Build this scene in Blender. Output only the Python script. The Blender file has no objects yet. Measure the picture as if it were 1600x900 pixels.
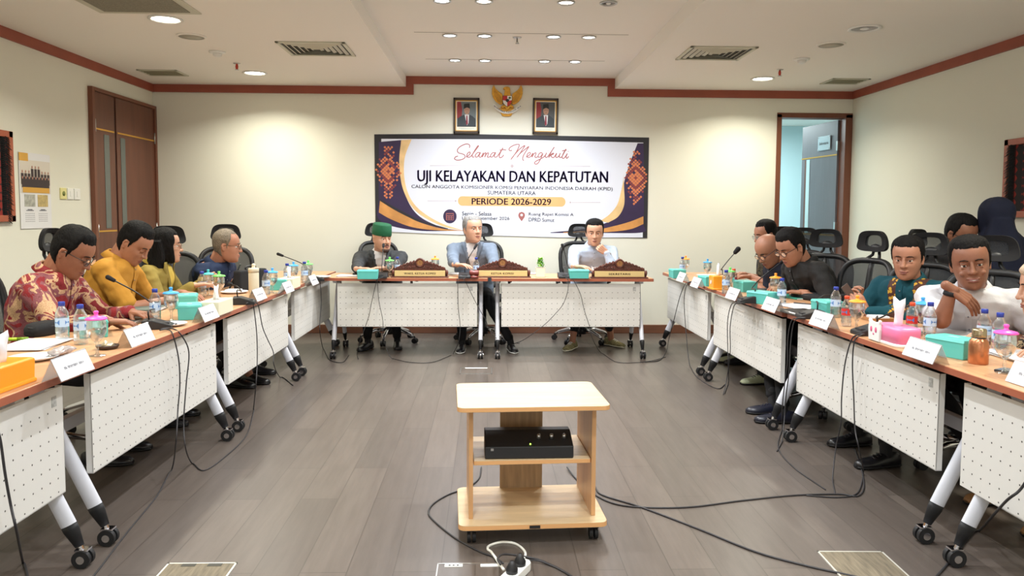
import bpy, bmesh, math, random
from mathutils import Vector, Matrix, Euler, noise
random.seed(7)
SC = bpy.context.scene
COL = SC.collection
PI = math.pi

# ---------------------------------------------------------------- camera
F_PX, YAW, PITCH, ROLL, CY, CAM_H = 1179.1, .0321, .0658, .0054, 411.5, 1.384
def _vec(r, u, d):
    c, s = math.cos(PITCH), math.sin(PITCH)
    yc, z = c*d + s*u, -s*d + c*u
    c, s = math.cos(YAW), math.sin(YAW)
    return Vector((c*r + s*yc, -s*r + c*yc, z))
def ray(px, py):
    dx, dy = px-800, py-CY
    c, s = math.cos(ROLL), math.sin(ROLL)
    return _vec((c*dx+s*dy)/F_PX, -(-s*dx+c*dy)/F_PX, 1)
def on_z(px, py, z=.77):
    v = ray(px, py); t = (z-CAM_H)/v.z
    return Vector((v.x*t, v.y*t, z))
def on_y(px, py, y):
    v = ray(px, py); t = y/v.y
    return Vector((v.x*t, y, CAM_H+v.z*t))
def on_x(px, py, x):
    v = ray(px, py); t = x/v.x
    return Vector((x, v.y*t, CAM_H+v.z*t))
cam = bpy.data.cameras.new('camera'); cam_ob = bpy.data.objects.new('camera', cam); COL.objects.link(cam_ob)
cam.sensor_width = 36; cam.lens = F_PX*36/1600; cam.shift_y = -(450-CY)/1600; cam.clip_start = .05
_f = _vec(0, 0, 1); _r = _vec(math.cos(ROLL), math.sin(ROLL), 0); _u = _vec(-math.sin(ROLL), math.cos(ROLL), 0)
cam_ob.matrix_world = Matrix(((_r.x, _u.x, -_f.x, 0), (_r.y, _u.y, -_f.y, 0), (_r.z, _u.z, -_f.z, CAM_H), (0, 0, 0, 1)))
SC.camera = cam_ob

# ---------------------------------------------------------------- exposure, world light, added rear fill, office lamp
SC.view_settings.view_transform = 'Standard'; SC.view_settings.look = 'None'
SC.view_settings.gamma = 1; SC.view_settings.use_curve_mapping = False
SC.view_settings.exposure = 0.38
world = bpy.data.worlds.new('world'); SC.world = world; world.use_nodes = True
world.node_tree.nodes['Background'].inputs[0].default_value = (1, .985, .95, 1)
world.node_tree.nodes['Background'].inputs[1].default_value = .7
SIDE_W, SIDE_C = 21.0, (1, .97, .83)      # side downlights (warm)
MID_W, MID_C = 9.5, (.90, .95, 1)         # centre downlights (cool white)
def area(name, loc, w, color, sx, sy, rot=(0, 0, 0), spread=PI):
    l = bpy.data.lights.new(name, 'AREA'); l.shape = 'RECTANGLE'; l.size = sx; l.size_y = sy; l.energy = w; l.color = color; l.spread = spread
    o = bpy.data.objects.new(name, l); COL.objects.link(o); o.location = loc; o.rotation_euler = rot
    return o
area('window_daylight', (.2, -2.97, 1.6), 30, (1, .98, .93), 7.4, 2.0, (PI/2, 0, 0))  # fill lamp added behind the camera to brighten surfaces facing it
area('office_lamp_light', (3.6, 10.6, 2.7), 75, (.84, .98, 1), 1.2, 1.2)

# ---------------------------------------------------------------- helpers
def S(r, g, b):
    f = lambda c: (c/255/12.92) if c <= 10 else ((c/255+.055)/1.055)**2.4
    return (f(r), f(g), f(b))
def mat(name, col, rough=.5, metal=0, spec=.5, noise_amt=0, noise_scale=8, bump=0, bump_scale=60, emit=None, alpha=1, coat=0, stretch=(1, 1, 1)):
    m = bpy.data.materials.new(name); m.use_nodes = True; nt = m.node_tree; b = nt.nodes['Principled BSDF']
    b.inputs['Base Color'].default_value = (*col, 1); b.inputs['Roughness'].default_value = rough
    b.inputs['Metallic'].default_value = metal; b.inputs['Specular IOR Level'].default_value = spec
    b.inputs['Alpha'].default_value = alpha; b.inputs['Coat Weight'].default_value = coat
    if emit:
        b.inputs['Emission Color'].default_value = (*emit[0], 1); b.inputs['Emission Strength'].default_value = emit[1]
    if noise_amt or bump:
        tc = nt.nodes.new('ShaderNodeTexCoord'); mp = nt.nodes.new('ShaderNodeMapping'); mp.inputs['Scale'].default_value = stretch
        nt.links.new(tc.outputs['Object'], mp.inputs['Vector'])
    if noise_amt:
        n = nt.nodes.new('ShaderNodeTexNoise'); n.inputs['Scale'].default_value = noise_scale; n.inputs['Detail'].default_value = 5
        r = nt.nodes.new('ShaderNodeValToRGB'); k = noise_amt
        r.color_ramp.elements[0].position = .3; r.color_ramp.elements[1].position = .7
        r.color_ramp.elements[0].color = (*[c*(1-k) for c in col], 1); r.color_ramp.elements[1].color = (*[min(1, c*(1+k)) for c in col], 1)
        nt.links.new(mp.outputs[0], n.inputs['Vector']); nt.links.new(n.outputs['Fac'], r.inputs[0]); nt.links.new(r.outputs[0], b.inputs['Base Color'])
    if bump:
        n = nt.nodes.new('ShaderNodeTexNoise'); n.inputs['Scale'].default_value = bump_scale; n.inputs['Detail'].default_value = 3
        bp = nt.nodes.new('ShaderNodeBump'); bp.inputs['Strength'].default_value = bump; bp.inputs['Distance'].default_value = .01
        nt.links.new(mp.outputs[0], n.inputs['Vector']); nt.links.new(n.outputs['Fac'], bp.inputs['Height']); nt.links.new(bp.outputs[0], b.inputs['Normal'])
    return m
def clear_mat(name, tint=(1, 1, 1), gloss=.12, rough=.03):
    m = bpy.data.materials.new(name); m.use_nodes = True; nt = m.node_tree; nt.nodes.clear()
    o = nt.nodes.new('ShaderNodeOutputMaterial'); t = nt.nodes.new('ShaderNodeBsdfTransparent'); t.inputs[0].default_value = (*tint, 1)
    g = nt.nodes.new('ShaderNodeBsdfGlossy'); g.inputs['Roughness'].default_value = rough; g.inputs[0].default_value = (.95, .97, 1, 1)
    lw = nt.nodes.new('ShaderNodeLayerWeight'); lw.inputs['Blend'].default_value = .7
    ma = nt.nodes.new('ShaderNodeMath'); ma.operation = 'MULTIPLY_ADD'; ma.inputs[1].default_value = .6; ma.inputs[2].default_value = gloss
    mx = nt.nodes.new('ShaderNodeMixShader')
    nt.links.new(lw.outputs['Facing'], ma.inputs[0]); nt.links.new(ma.outputs[0], mx.inputs[0])
    nt.links.new(t.outputs[0], mx.inputs[1]); nt.links.new(g.outputs[0], mx.inputs[2]); nt.links.new(mx.outputs[0], o.inputs[0])
    return m
class MB:
    def __init__(s): s.v = []; s.f = []; s.m = []
    def add(s, vs, fs, mi=0, M=None):
        o = len(s.v)
        s.v += [tuple(M @ Vector(v)) for v in vs] if M is not None else [tuple(v) for v in vs]
        s.f += [tuple(i+o for i in f) for f in fs]; s.m += [mi]*len(fs); return s
    def box(s, x0, x1, y0, y1, z0, z1, mi=0, M=None):
        v = [(x, y, z) for z in (z0, z1) for y in (y0, y1) for x in (x0, x1)]
        return s.add(v, [(0, 2, 3, 1), (4, 5, 7, 6), (0, 1, 5, 4), (2, 6, 7, 3), (0, 4, 6, 2), (1, 3, 7, 5)], mi, M)
    def cbox(s, c, d, mi=0, M=None):
        return s.box(c[0]-d[0]/2, c[0]+d[0]/2, c[1]-d[1]/2, c[1]+d[1]/2, c[2]-d[2]/2, c[2]+d[2]/2, mi, M)
    def rings(s, rings, mi=0, cap=True, M=None, closed=True):
        n = len(rings[0]); vs = [p for r in rings for p in r]; fs = []
        for i in range(len(rings)-1):
            for j in range(n if closed else n-1):
                k = (j+1) % n; fs.append((i*n+j, i*n+k, (i+1)*n+k, (i+1)*n+j))
        if cap: fs += [tuple(range(n-1, -1, -1)), tuple((len(rings)-1)*n+j for j in range(n))]
        return s.add(vs, fs, mi, M)
    def tube(s, pts, rad, n=10, mi=0, M=None, cap=True, flat=1):
        pts = [Vector(p) for p in pts]
        if not hasattr(rad, '__len__'): rad = [rad]*len(pts)
        rg = []; pu = None
        for i, p in enumerate(pts):
            t = (pts[min(i+1, len(pts)-1)]-pts[max(i-1, 0)])
            t = t.normalized() if t.length > 1e-9 else Vector((0, 0, 1))
            if pu is None:
                a = Vector((0, 0, 1)) if abs(t.z) < .9 else Vector((1, 0, 0))
                u = t.cross(a).normalized()
            else:
                u = (pu - t*pu.dot(t))
                u = u.normalized() if u.length > 1e-6 else t.orthogonal().normalized()
            pu = u; w = t.cross(u)
            rg.append([p+(u*math.cos(2*PI*j/n)+w*math.sin(2*PI*j/n)*flat)*rad[i] for j in range(n)])
        return s.rings(rg, mi, cap, M)
    def capsule(s, a, b, ra, rb, n=14, mi=0, M=None):
        a, b = Vector(a), Vector(b); d = b-a; L = d.length; t = d/L if L > 1e-6 else Vector((0, 0, 1))
        pts, rr = [], []
        for k in range(5):
            th = PI/2*(1-k/5); pts.append(a-t*ra*math.sin(th)); rr.append(max(.0005, ra*math.cos(th)))
        for k in range(1, 4): pts.append(a+d*k/4); rr.append(ra+(rb-ra)*k/4)
        for k in range(6):
            th = PI/2*k/5; pts.append(b+t*rb*math.sin(th)); rr.append(max(.0005, rb*math.cos(th)))
        return s.tube(pts, rr, n, mi, M)
    def ell(s, c, r, n=16, mi=0, M=None, R=None):
        c = Vector(c); rg = []
        for i in range(n//2+1):
            ph = -PI/2+PI*i/(n//2); cc = max(.02, math.cos(ph))
            rg.append([Vector((r[0]*cc*math.cos(2*PI*j/n), r[1]*cc*math.sin(2*PI*j/n), r[2]*math.sin(ph))) for j in range(n)])
        if R is not None: rg = [[R @ p for p in q] for q in rg]
        return s.rings([[p+c for p in q] for q in rg], mi, True, M)
    def lathe(s, prof, n=20, mi=0, M=None, cap=True):
        return s.rings([[(max(r, 1e-4)*math.cos(2*PI*j/n), max(r, 1e-4)*math.sin(2*PI*j/n), z) for j in range(n)] for r, z in prof], mi, cap, M)
    def prism(s, outline, y0, y1, mi=0, M=None):   # outline in x,z extruded along y
        n = len(outline)
        a = [(x, y0, z) for x, z in outline]; b = [(x, y1, z) for x, z in outline]
        fs = [tuple(range(n)), tuple(range(2*n-1, n-1, -1))]+[(i, i+n, (i+1) % n+n, (i+1) % n) for i in range(n)]
        return s.add(a+b, fs, mi, M)
def build(name, mb, mats, parent=None, smooth=False, bevel=0, seg=2, loc=None, fix=True):
    me = bpy.data.meshes.new(name); me.from_pydata(mb.v, [], mb.f)
    mats = mats if isinstance(mats, (list, tuple)) else [mats]
    for m in mats: me.materials.append(m)
    if len(mats) > 1: me.polygons.foreach_set('material_index', mb.m)
    if fix or bevel:
        bm = bmesh.new(); bm.from_mesh(me)
        if bevel:
            es = [e for e in bm.edges if len(e.link_faces) == 2 and e.calc_face_angle(0) > .6]
            bmesh.ops.bevel(bm, geom=es, offset=bevel, segments=seg, affect='EDGES', profile=.5)
        bmesh.ops.recalc_face_normals(bm, faces=bm.faces)
        bm.to_mesh(me); bm.free()
    if smooth: me.polygons.foreach_set('use_smooth', [True]*len(me.polygons))
    return link(name, me, parent, loc)
def link(name, me, parent=None, loc=None):
    o = bpy.data.objects.new(name, me); COL.objects.link(o)
    if parent: o.parent = parent
    if loc is not None: o.location = loc
    return o
def autosmooth(o, ang=.6):
    me = o.data; me.polygons.foreach_set('use_smooth', [True]*len(me.polygons))
    bm = bmesh.new(); bm.from_mesh(me)
    for e in bm.edges:
        if len(e.link_faces) == 2 and e.calc_face_angle(0) > ang: e.smooth = False
    bm.to_mesh(me); bm.free(); return o
def tag(o, label, cat, group=None, kind=None):
    if label: o['label'] = label
    if cat: o['category'] = cat
    if group: o['group'] = group
    if kind: o['kind'] = kind
    return o
def thing(name, label, cat, loc=(0, 0, 0), rz=0, group=None):
    o = bpy.data.objects.new(name, None); COL.objects.link(o); o.location = loc; o.rotation_euler = (0, 0, rz); o.empty_display_size = .1
    return tag(o, label, cat, group)
def struct(name, mb, m, parent=None, **k):
    o = build(name, mb, m, parent, **k)
    if parent is None: o['kind'] = 'structure'
    return o
KIDS = {}
def copy_tree(o, parent=None):
    c = o.copy(); COL.objects.link(c)
    if parent is not None: c.parent = parent
    for ch in o.children: copy_tree(ch, c)
    return c
def place(proto, used, loc, rz, label, group=None):
    o = copy_tree(proto) if used[0] else proto
    used[0] = True
    o.location = loc; o.rotation_euler = (0, 0, rz); o['label'] = label
    if group: o['group'] = group
    return o
_DG = lambda: bpy.context.evaluated_depsgraph_get()
def text_mb(s, width=None, height=None, weight=0, align='CENTER', space=1):
    """text as flat mesh data in the x,z plane facing -y, baseline-centred at the origin"""
    cu = bpy.data.curves.new('t', 'FONT'); cu.body = s; cu.align_x = align; cu.align_y = 'CENTER'; cu.size = 1; cu.resolution_u = 3
    cu.space_character = space
    o = bpy.data.objects.new('t', cu); COL.objects.link(o); bpy.context.view_layer.update()
    me = bpy.data.meshes.new_from_object(o.evaluated_get(_DG()))
    v0 = [v.co.copy() for v in me.vertices]; f0 = [tuple(p.vertices) for p in me.polygons]; vs = []; fs = []
    for dx in ((0,) if weight < .004 else (-weight, 0, weight)): fs += [tuple(i+len(vs) for i in f) for f in f0]; vs += [v+Vector((dx, dx*.35, 0)) for v in v0]
    bpy.data.objects.remove(o); bpy.data.curves.remove(cu); bpy.data.meshes.remove(me)
    xs = [v.x for v in vs]; ys = [v.y for v in vs]
    w, h = max(xs)-min(xs), max(ys)-min(ys); cx = (max(xs)+min(xs))/2; cy = (max(ys)+min(ys))/2
    kx = width/w if width else None; ky = height/h if height else None
    kx = kx or ky; ky = ky or kx
    ox = cx if align == 'CENTER' else min(xs)
    mb = MB(); mb.add([((v.x-ox)*kx, 0, (v.y-cy)*ky) for v in vs], fs); return mb
def spline(pts, k=6):
    """Catmull-Rom through points"""
    P = [Vector(p) for p in pts]; P = [P[0]*2-P[1]]+P+[P[-1]*2-P[-2]]; out = []
    for i in range(1, len(P)-2):
        for j in range(k):
            t = j/k
            out.append(.5*((2*P[i])+(P[i+1]-P[i-1])*t+(2*P[i-1]-5*P[i]+4*P[i+1]-P[i+2])*t*t+(3*P[i]-P[i-1]-3*P[i+1]+P[i+2])*t**3))
    return out+[P[-2]]
def cable(name, pts, r, m, label, group=None, cat='cable', z0=.004):
    p = spline(pts, 8)
    for q in p: q.z = max(q.z, z0)
    o = build(name, MB().tube(p, r, 7), m, smooth=True)
    return tag(o, label, cat, group)

# ---------------------------------------------------------------- materials
M = {}
M['wall'] = mat('wall_paint', S(229, 228, 214), .85, noise_amt=.015, noise_scale=1.2)
M['ceil'] = mat('ceiling_paint', S(244, 240, 232), .9)
M['cornice'] = mat('cornice_paint', S(152, 78, 58), .55, noise_amt=.08, noise_scale=5)
M['base'] = mat('baseboard_wood', S(112, 72, 52), .45, noise_amt=.12, noise_scale=9, stretch=(.4, .4, 6))
M['door'] = mat('door_wood', S(104, 62, 46), .42, noise_amt=.13, noise_scale=14, stretch=(1, 1, .12))
M['door_dark'] = mat('door_edge', S(58, 32, 26), .5)
M['door_grey'] = mat('door_grey_laminate', S(112, 110, 116), .45, noise_amt=.05, noise_scale=18, stretch=(1, 1, .1))
M['frame'] = mat('door_frame_wood', S(118, 70, 50), .45, noise_amt=.1, noise_scale=12, stretch=(1, 1, .15))
M['gold'] = mat('gold_inlay', S(212, 160, 60), .35, .4)
M['glass_dark'] = mat('dark_glass', S(92, 100, 98), .12, 0, .8)
M['white'] = mat('white_plastic', S(236, 236, 232), .4)
M['paper'] = mat('paper', S(228, 228, 230), .7)
M['print'] = mat('print_grey', S(120, 120, 128), .8)
M['ivory'] = mat('ivory_plastic', S(226, 218, 150), .45)
M['metal'] = mat('brushed_steel', S(190, 190, 188), .3, .9)
M['chrome'] = mat('chrome', S(215, 215, 220), .12, 1)
M['black'] = mat('black_plastic', S(28, 28, 30), .45)
M['black_soft'] = mat('black_fabric', S(22, 22, 25), .85, bump=.25, bump_scale=300)
M['rubber'] = mat('black_rubber', S(22, 22, 24), .6)
M['cable'] = mat('cable_rubber', S(48, 46, 48), .55)
M['legw'] = mat('white_powder_coat', S(214, 216, 224), .35)
M['redframe'] = mat('red_frame_wood', S(168, 84, 54), .45, noise_amt=.1, noise_scale=10)
M['glow_w'] = mat('lamp_glow_warm', (1, 1, 1), .5, emit=((1, .97, .82), 14))
M['glow_c'] = mat('lamp_glow_cool', (1, 1, 1), .5, emit=((.93, .97, 1), 14))
M['glow_y'] = mat('lamp_glow_amber', (1, 1, 1), .5, emit=((1, .86, .7), 12))
M['vent'] = mat('vent_metal', S(200, 198, 180), .5)
M['vent_dark'] = mat('vent_shadow_gap', S(70, 68, 60), .8)
M['office'] = mat('office_wall_paint', S(196, 222, 226), .85)

def planks():
    m = bpy.data.materials.new('vinyl_plank_floor'); m.use_nodes = True; nt = m.node_tree; b = nt.nodes['Principled BSDF']; L = nt.links.new
    tc = nt.nodes.new('ShaderNodeTexCoord'); mp = nt.nodes.new('ShaderNodeMapping'); mp.inputs['Rotation'].default_value = (0, 0, PI/2)
    br = nt.nodes.new('ShaderNodeTexBrick'); br.offset = .37
    for k, v in dict(Scale=1, **{'Mortar Size': .0025, 'Mortar Smooth': .3, 'Bias': 0, 'Brick Width': 1.2, 'Row Height': .18}).items(): br.inputs[k].default_value = v
    br.inputs['Color1'].default_value = (*S(102, 93, 86), 1); br.inputs['Color2'].default_value = (*S(91, 83, 77), 1); br.inputs['Mortar'].default_value = (*S(76, 69, 63), 1)
    m2 = nt.nodes.new('ShaderNodeMapping'); m2.inputs['Scale'].default_value = (9, .8, 1)
    n = nt.nodes.new('ShaderNodeTexNoise'); n.inputs['Scale'].default_value = 3; n.inputs['Detail'].default_value = 8; n.inputs['Roughness'].default_value = .65
    rp = nt.nodes.new('ShaderNodeValToRGB'); rp.color_ramp.elements[0].position = .3; rp.color_ramp.elements[1].position = .75
    rp.color_ramp.elements[0].color = (.80, .78, .77, 1); rp.color_ramp.elements[1].color = (1.1, 1.09, 1.08, 1)
    n2 = nt.nodes.new('ShaderNodeTexNoise'); n2.inputs['Scale'].default_value = .9; n2.inputs['Detail'].default_value = 2
    mr = nt.nodes.new('ShaderNodeMapRange'); mr.inputs[3].default_value = .24; mr.inputs[4].default_value = .40
    mx = nt.nodes.new('ShaderNodeMix'); mx.data_type = 'RGBA'; mx.blend_type = 'MULTIPLY'; mx.inputs[0].default_value = 1
    L(tc.outputs['Object'], mp.inputs[0]); L(mp.outputs[0], br.inputs[0]); L(tc.outputs['Object'], m2.inputs[0]); L(m2.outputs[0], n.inputs[0])
    L(n.outputs['Fac'], rp.inputs[0]); L(br.outputs['Color'], mx.inputs[6]); L(rp.outputs[0], mx.inputs[7]); L(mx.outputs[2], b.inputs['Base Color'])
    L(tc.outputs['Object'], n2.inputs[0]); L(n2.outputs['Fac'], mr.inputs[0]); L(mr.outputs[0], b.inputs['Roughness'])
    bp = nt.nodes.new('ShaderNodeBump'); bp.inputs['Strength'].default_value = .12; bp.inputs['Distance'].default_value = .004
    L(n.outputs['Fac'], bp.inputs['Height']); L(bp.outputs[0], b.inputs['Normal'])
    return m
M['floor'] = planks()
def perforated():
    m = bpy.data.materials.new('perforated_white_panel'); m.use_nodes = True; nt = m.node_tree; b = nt.nodes['Principled BSDF']; L = nt.links.new
    tc = nt.nodes.new('ShaderNodeTexCoord'); sp = nt.nodes.new('ShaderNodeSeparateXYZ'); L(tc.outputs['Object'], sp.inputs[0])
    def mth(op, a, c=None, d=None):
        q = nt.nodes.new('ShaderNodeMath'); q.operation = op
        for i, x in enumerate((a, c, d)):
            if x is None: continue
            if isinstance(x, (int, float)): q.inputs[i].default_value = x
            else: L(x, q.inputs[i])
        return q.outputs[0]
    def cell(o, pitch, off):
        fr = mth('FRACT', mth('MULTIPLY_ADD', o, 1/pitch, off)); return mth('MULTIPLY', mth('SUBTRACT', fr, .5), pitch)
    dx = cell(sp.outputs[0], .053, 40.2); dz = cell(sp.outputs[2], .053, 40.62)
    d = mth('SQRT', mth('ADD', mth('MULTIPLY', dx, dx), mth('MULTIPLY', dz, dz)))
    hole = mth('LESS_THAN', d, .0036)
    # holes only inside the margin of the sheet
    hole = mth('MULTIPLY', hole, mth('LESS_THAN', mth('ABSOLUTE', mth('ADD', sp.outputs[2], -.492)), .183))
    mx = nt.nodes.new('ShaderNodeMix'); mx.data_type = 'RGBA'; L(hole, mx.inputs[0])
    mx.inputs[6].default_value = (*S(219, 217, 211), 1); mx.inputs[7].default_value = (*S(64, 60, 56), 1)
    L(mx.outputs[2], b.inputs['Base Color']); b.inputs['Roughness'].default_value = .5
    return m
M['perf'] = perforated()
def wood_top(name, c1, c2, scale=3, stretch=(14, 1, 1), rough=.35):
    return mat(name, tuple((a+b)/2 for a, b in zip(c1, c2)), rough, noise_amt=.13, noise_scale=scale, stretch=stretch)
M['desk'] = wood_top('desk_top_wood', S(205, 158, 118), S(196, 146, 104), stretch=(1, 12, 1))
M['desk_edge'] = mat('desk_edge_band', S(164, 92, 66), .4, noise_amt=.07, noise_scale=9)
M['beech'] = wood_top('beech_board', S(212, 188, 150), S(202, 174, 134), stretch=(1, 10, 1))
M['beech_v'] = wood_top('beech_upright', S(206, 160, 112), S(198, 150, 102), stretch=(8, 8, .8))
M['beech_edge'] = mat('beech_edge_band', S(222, 168, 112), .45)
# ---------------------------------------------------------------- room shell
XL, XR, YB, YF, ZC, ZR = -3.764, 4.209, 8.685, -3.0, 2.807, 2.925
RX0, RX1 = -.93, 1.44          # raised centre bay of the ceiling
struct('floor', MB().box(XL-.1, XR+.1, YF-.1, YB+.02, -.08, 0), M['floor'])
c = MB()
c.box(XL-.1, RX0, YF-.1, YB+.15, ZC, ZC+.25); c.box(RX1, XR+.1, YF-.1, YB+.15, ZC, ZC+.25); c.box(RX0-.02, RX1+.02, YF-.1, YB+.15, ZR, ZR+.13)
struct('ceiling', c, M['ceil'])
struct('wall_left', MB().box(XL-.15, XL, YF, YB+.15, 0, ZC), M['wall'])
struct('wall_right', MB().box(XR, XR+.15, YF, YB+.15, 0, ZC), M['wall'])
DX0, DX1, DZ = 3.335, 4.175, 2.545
w = MB(); w.box(XL, DX0, YB, YB+.15, 0, ZR); w.box(DX1, XR, YB, YB+.15, 0, ZR); w.box(DX0, DX1, YB, YB+.15, DZ, ZR)
struct('wall_back', w, M['wall'])
# unseen rear wall; its windows are added to let fill light in
w = MB(); w.box(XL, XR, YF-.15, YF, 0, .6); w.box(XL, XR, YF-.15, YF, 2.6, ZR)
for x in (XL, -1.9, 0, 1.9, XR-.3): w.box(x, x+.3, YF-.15, YF, .6, 2.6)
struct('wall_front', w, M['wall'])
for i, x in enumerate((XL+.3, -1.6, .3, 2.2)):
    x1 = (-1.9, 0, 1.9, XR-.3)[i]
    g = MB()
    for a, b_ in ((x, x+.05), (x1-.05, x1), ((x+x1)/2-.025, (x+x1)/2+.025)): g.box(a, b_, YF-.1, YF-.04, .6, 2.6)
    g.box(x, x1, YF-.1, YF-.04, .6, .65); g.box(x, x1, YF-.1, YF-.04, 2.55, 2.6)
    wd = struct('window_%d' % (i+1), g, M['metal']); 
# cornice
cd = .022; ch = .085
def cornice(nm, x0, x1, y0, y1, z0, z1): struct(nm, MB().box(x0, x1, y0, y1, z0, z1), M['cornice'])
cornice('trim_1', XL, XL+cd, YF, YB, ZC-ch, ZC)
cornice('trim_2', XR-cd, XR, YF, YB, ZC-ch, ZC)
t = MB(); t.box(XL, RX0+.0, YB-cd, YB, ZC-ch, ZC); t.box(RX0, RX0+.085, YB-cd, YB, ZC-ch, ZR); t.box(RX0+.085, RX1-.08, YB-cd, YB, ZR-ch, ZR)
t.box(RX1-.08, RX1, YB-cd, YB, ZC-ch, ZR); t.box(RX1, XR, YB-cd, YB, ZC-ch, ZC)
struct('trim_3', t, M['cornice'])
q = MB(); a_, b_ = on_z(647, 50, ZR), on_z(980, 57, ZR); q.box(a_.x, b_.x, a_.y-.003, a_.y+.003, ZR-.002, ZR); a_, b_ = on_z(665, 92, ZR), on_z(945, 95, ZR); q.box(a_.x, b_.x, a_.y-.002, a_.y+.002, ZR-.002, ZR)
struct('trim_4', q, mat('ceiling_seam', S(150, 142, 132), .8))
struct('baseboard_back', MB().box(XL, DX0-.05, YB-.018, YB, 0, .1), M['base'], bevel=.004)
struct('baseboard_left', MB().box(XL, XL+.018, YF, 7.25, 0, .1), M['base'], bevel=.004)
struct('baseboard_right', MB().box(XR-.018, XR, YF, YB, 0, .1), M['base'], bevel=.004)
# left double door
d1 = thing('door_1', None, None, (XL, 0, 0)); d1['kind'] = 'structure'
f = MB(); f.box(0, .045, 7.30, 7.345, 0, 2.56); f.box(0, .045, 8.64, 8.683, 0, 2.56); f.box(0, .045, 7.345, 8.64, 2.525, 2.56)
build('door_frame', f, M['frame'], d1, bevel=.003)
def leaf(y0, y1, g0, g1, hy):
    l = build('door_leaf', MB().box(.004, .03, y0, y1, .01, 2.522), M['door'], d1, bevel=.002)
    build('glass_strip', MB().box(.028, .033, g0, g1, 1.22, 2.13), M['glass_dark'], l)
    g = MB(); g.box(.029, .034, y0+.02, y1-.01, 2.165, 2.18); g.box(.029, .034, y0+.02, y1-.01, 1.185, 1.2)
    build('inlay', g, M['gold'], l)
    for z in (2.2, 1.2, .3): build('hinge', MB().tube([(.037, hy, z-.06), (.037, hy, z+.06)], .008, 8), M['metal'], l, smooth=True)
leaf(7.35, 7.735, 7.52, 7.62, 7.352); leaf(7.775, 8.638, 7.85, 7.945, 8.632)
build('meeting_stile', MB().box(.002, .02, 7.735, 7.775, .01, 2.522), M['door_dark'], d1)
# right doorway with the leaf standing open into the next room
d2 = thing('door_2', None, None, (0, 0, 0)); d2['kind'] = 'structure'
f = MB(); f.box(DX0-.01, DX0+.045, YB-.012, YB+.16, 0, DZ+.0); f.box(DX1-.05, DX1+.03, YB-.012, YB+.16, 0, DZ); f.box(DX0-.01, DX1+.03, YB-.012, YB+.16, DZ-.04, DZ+.015)
build('door_frame', f, M['frame'], d2, bevel=.003)
ang = math.radians(84); LM = Matrix.Translation((DX1-.055, YB+.13, 0)) @ Matrix.Rotation(PI-ang, 4, 'Z')
LW = .80
l = build('door_leaf', MB().box(0, LW, -.02, .02, .01, DZ-.045, M=LM), M['door_grey'], d2, bevel=.002)
# the visible face of the leaf is its local -y or +y side: build details on both
for sy in (-1, 1):
    y0, y1 = (-.024, -.02) if sy < 0 else (.02, .024)
    g = MB(); g.box(.0, LW, y0, y1, 2.09, 2.105, M=LM); g.box(.0, LW, y0, y1, 1.14, 1.155, M=LM); build('inlay', g, M['gold'], l)
    g = MB(); g.box(.60, .68, y0, y1, 1.16, 2.08, M=LM); build('glass_strip', g, M['office'], l)
    g = MB(); g.box(.68, .72, y0, y1, 1.16, 2.08, M=LM); build('stile', g, M['door'], l)
for z in (2.2, 1.25, .3): build('hinge', MB().cbox((0, 0, z), (.03, .055, .11), M=LM), M['metal'], l)
sg = thing('door_sign', 'white door sign reading Sekretaris on the open grey door leaf', 'sign')
SM_ = LM @ Matrix.Translation((.27, .03, 2.255)) @ Matrix.Rotation(PI, 4, 'Z')
build('plate', MB().cbox((0, 0, 0), (.27, .008, .17), M=SM_), mat('sign_plate', S(205, 225, 235), .3), sg, bevel=.001)
tm = text_mb('Sekretaris', width=.2, weight=.01); tm2 = MB().add(tm.v, tm.f, M=SM_ @ Matrix.Translation((0, -.006, 0))); build('lettering', tm2, mat('sign_text', S(70, 70, 80), .6), sg, fix=False)
q = MB()
for a in (-.12, .12):
    for b_ in (-.072, .072): q.ell((a, -.007, b_), (.006, .004, .006), 8, M=SM_)
build('standoff', q, M['chrome'], sg, smooth=True)
# office beyond
o = MB(); o.box(2.2, 5.6, 12.0, 12.1, 0, 2.9); struct('wall_office_back', o, M['office'])
o = MB(); o.box(2.1, 2.2, YB+.15, 12.1, 0, 2.9); struct('wall_office_left', o, M['office'])
o = MB(); o.box(5.6, 5.7, YB+.15, 12.1, 0, 2.9); struct('wall_office_right', o, M['office'])
o = MB(); o.box(2.1, 5.7, YB+.14, 12.1, 2.8, 2.9); struct('ceiling_office', o, M['ceil'])
o = MB(); o.box(2.1, 5.7, YB+.02, 12.1, -.08, 0); struct('floor_office', o, M['floor'])

# ---------------------------------------------------------------- ceiling fittings
def downlight(x, y, z, r, glow, w, col, label, group, off=False):
    t = thing('ceiling_light', label, 'ceiling light', (x, y, z), 0, group)
    build('trim_ring', MB().lathe([(r*1.25, .0), (r*1.28, -.008), (r*1.1, -.012), (r, -.004), (r*.98, .0)], 28), M['metal'] if r < .08 else M['white'], t, smooth=True)
    if off:
        build('reflector', MB().lathe([(r, -.003), (r*.55, -.002), (r*.5, -.001)], 24), M['chrome'], t, smooth=True)
        build('lamp', MB().ell((0, 0, -.006), (r*.35, r*.35, .008)), M['white'], t, smooth=True)
        return
    build('lamp', MB().lathe([(r*.98, -.002), (r*.7, -.006), (.001, -.008)], 24), glow, t, smooth=True)
    l = bpy.data.lights.new('lamp_light', 'AREA'); l.shape = 'DISK'; l.size = r*1.6; l.energy = w; l.color = col; l.spread = 2.5
    lo = bpy.data.objects.new('lamp_light', l); COL.objects.link(lo); lo.parent = t; lo.location = (0, 0, -.02)
rows = {5.76: 'nearer', 7.9: 'farther'}
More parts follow.
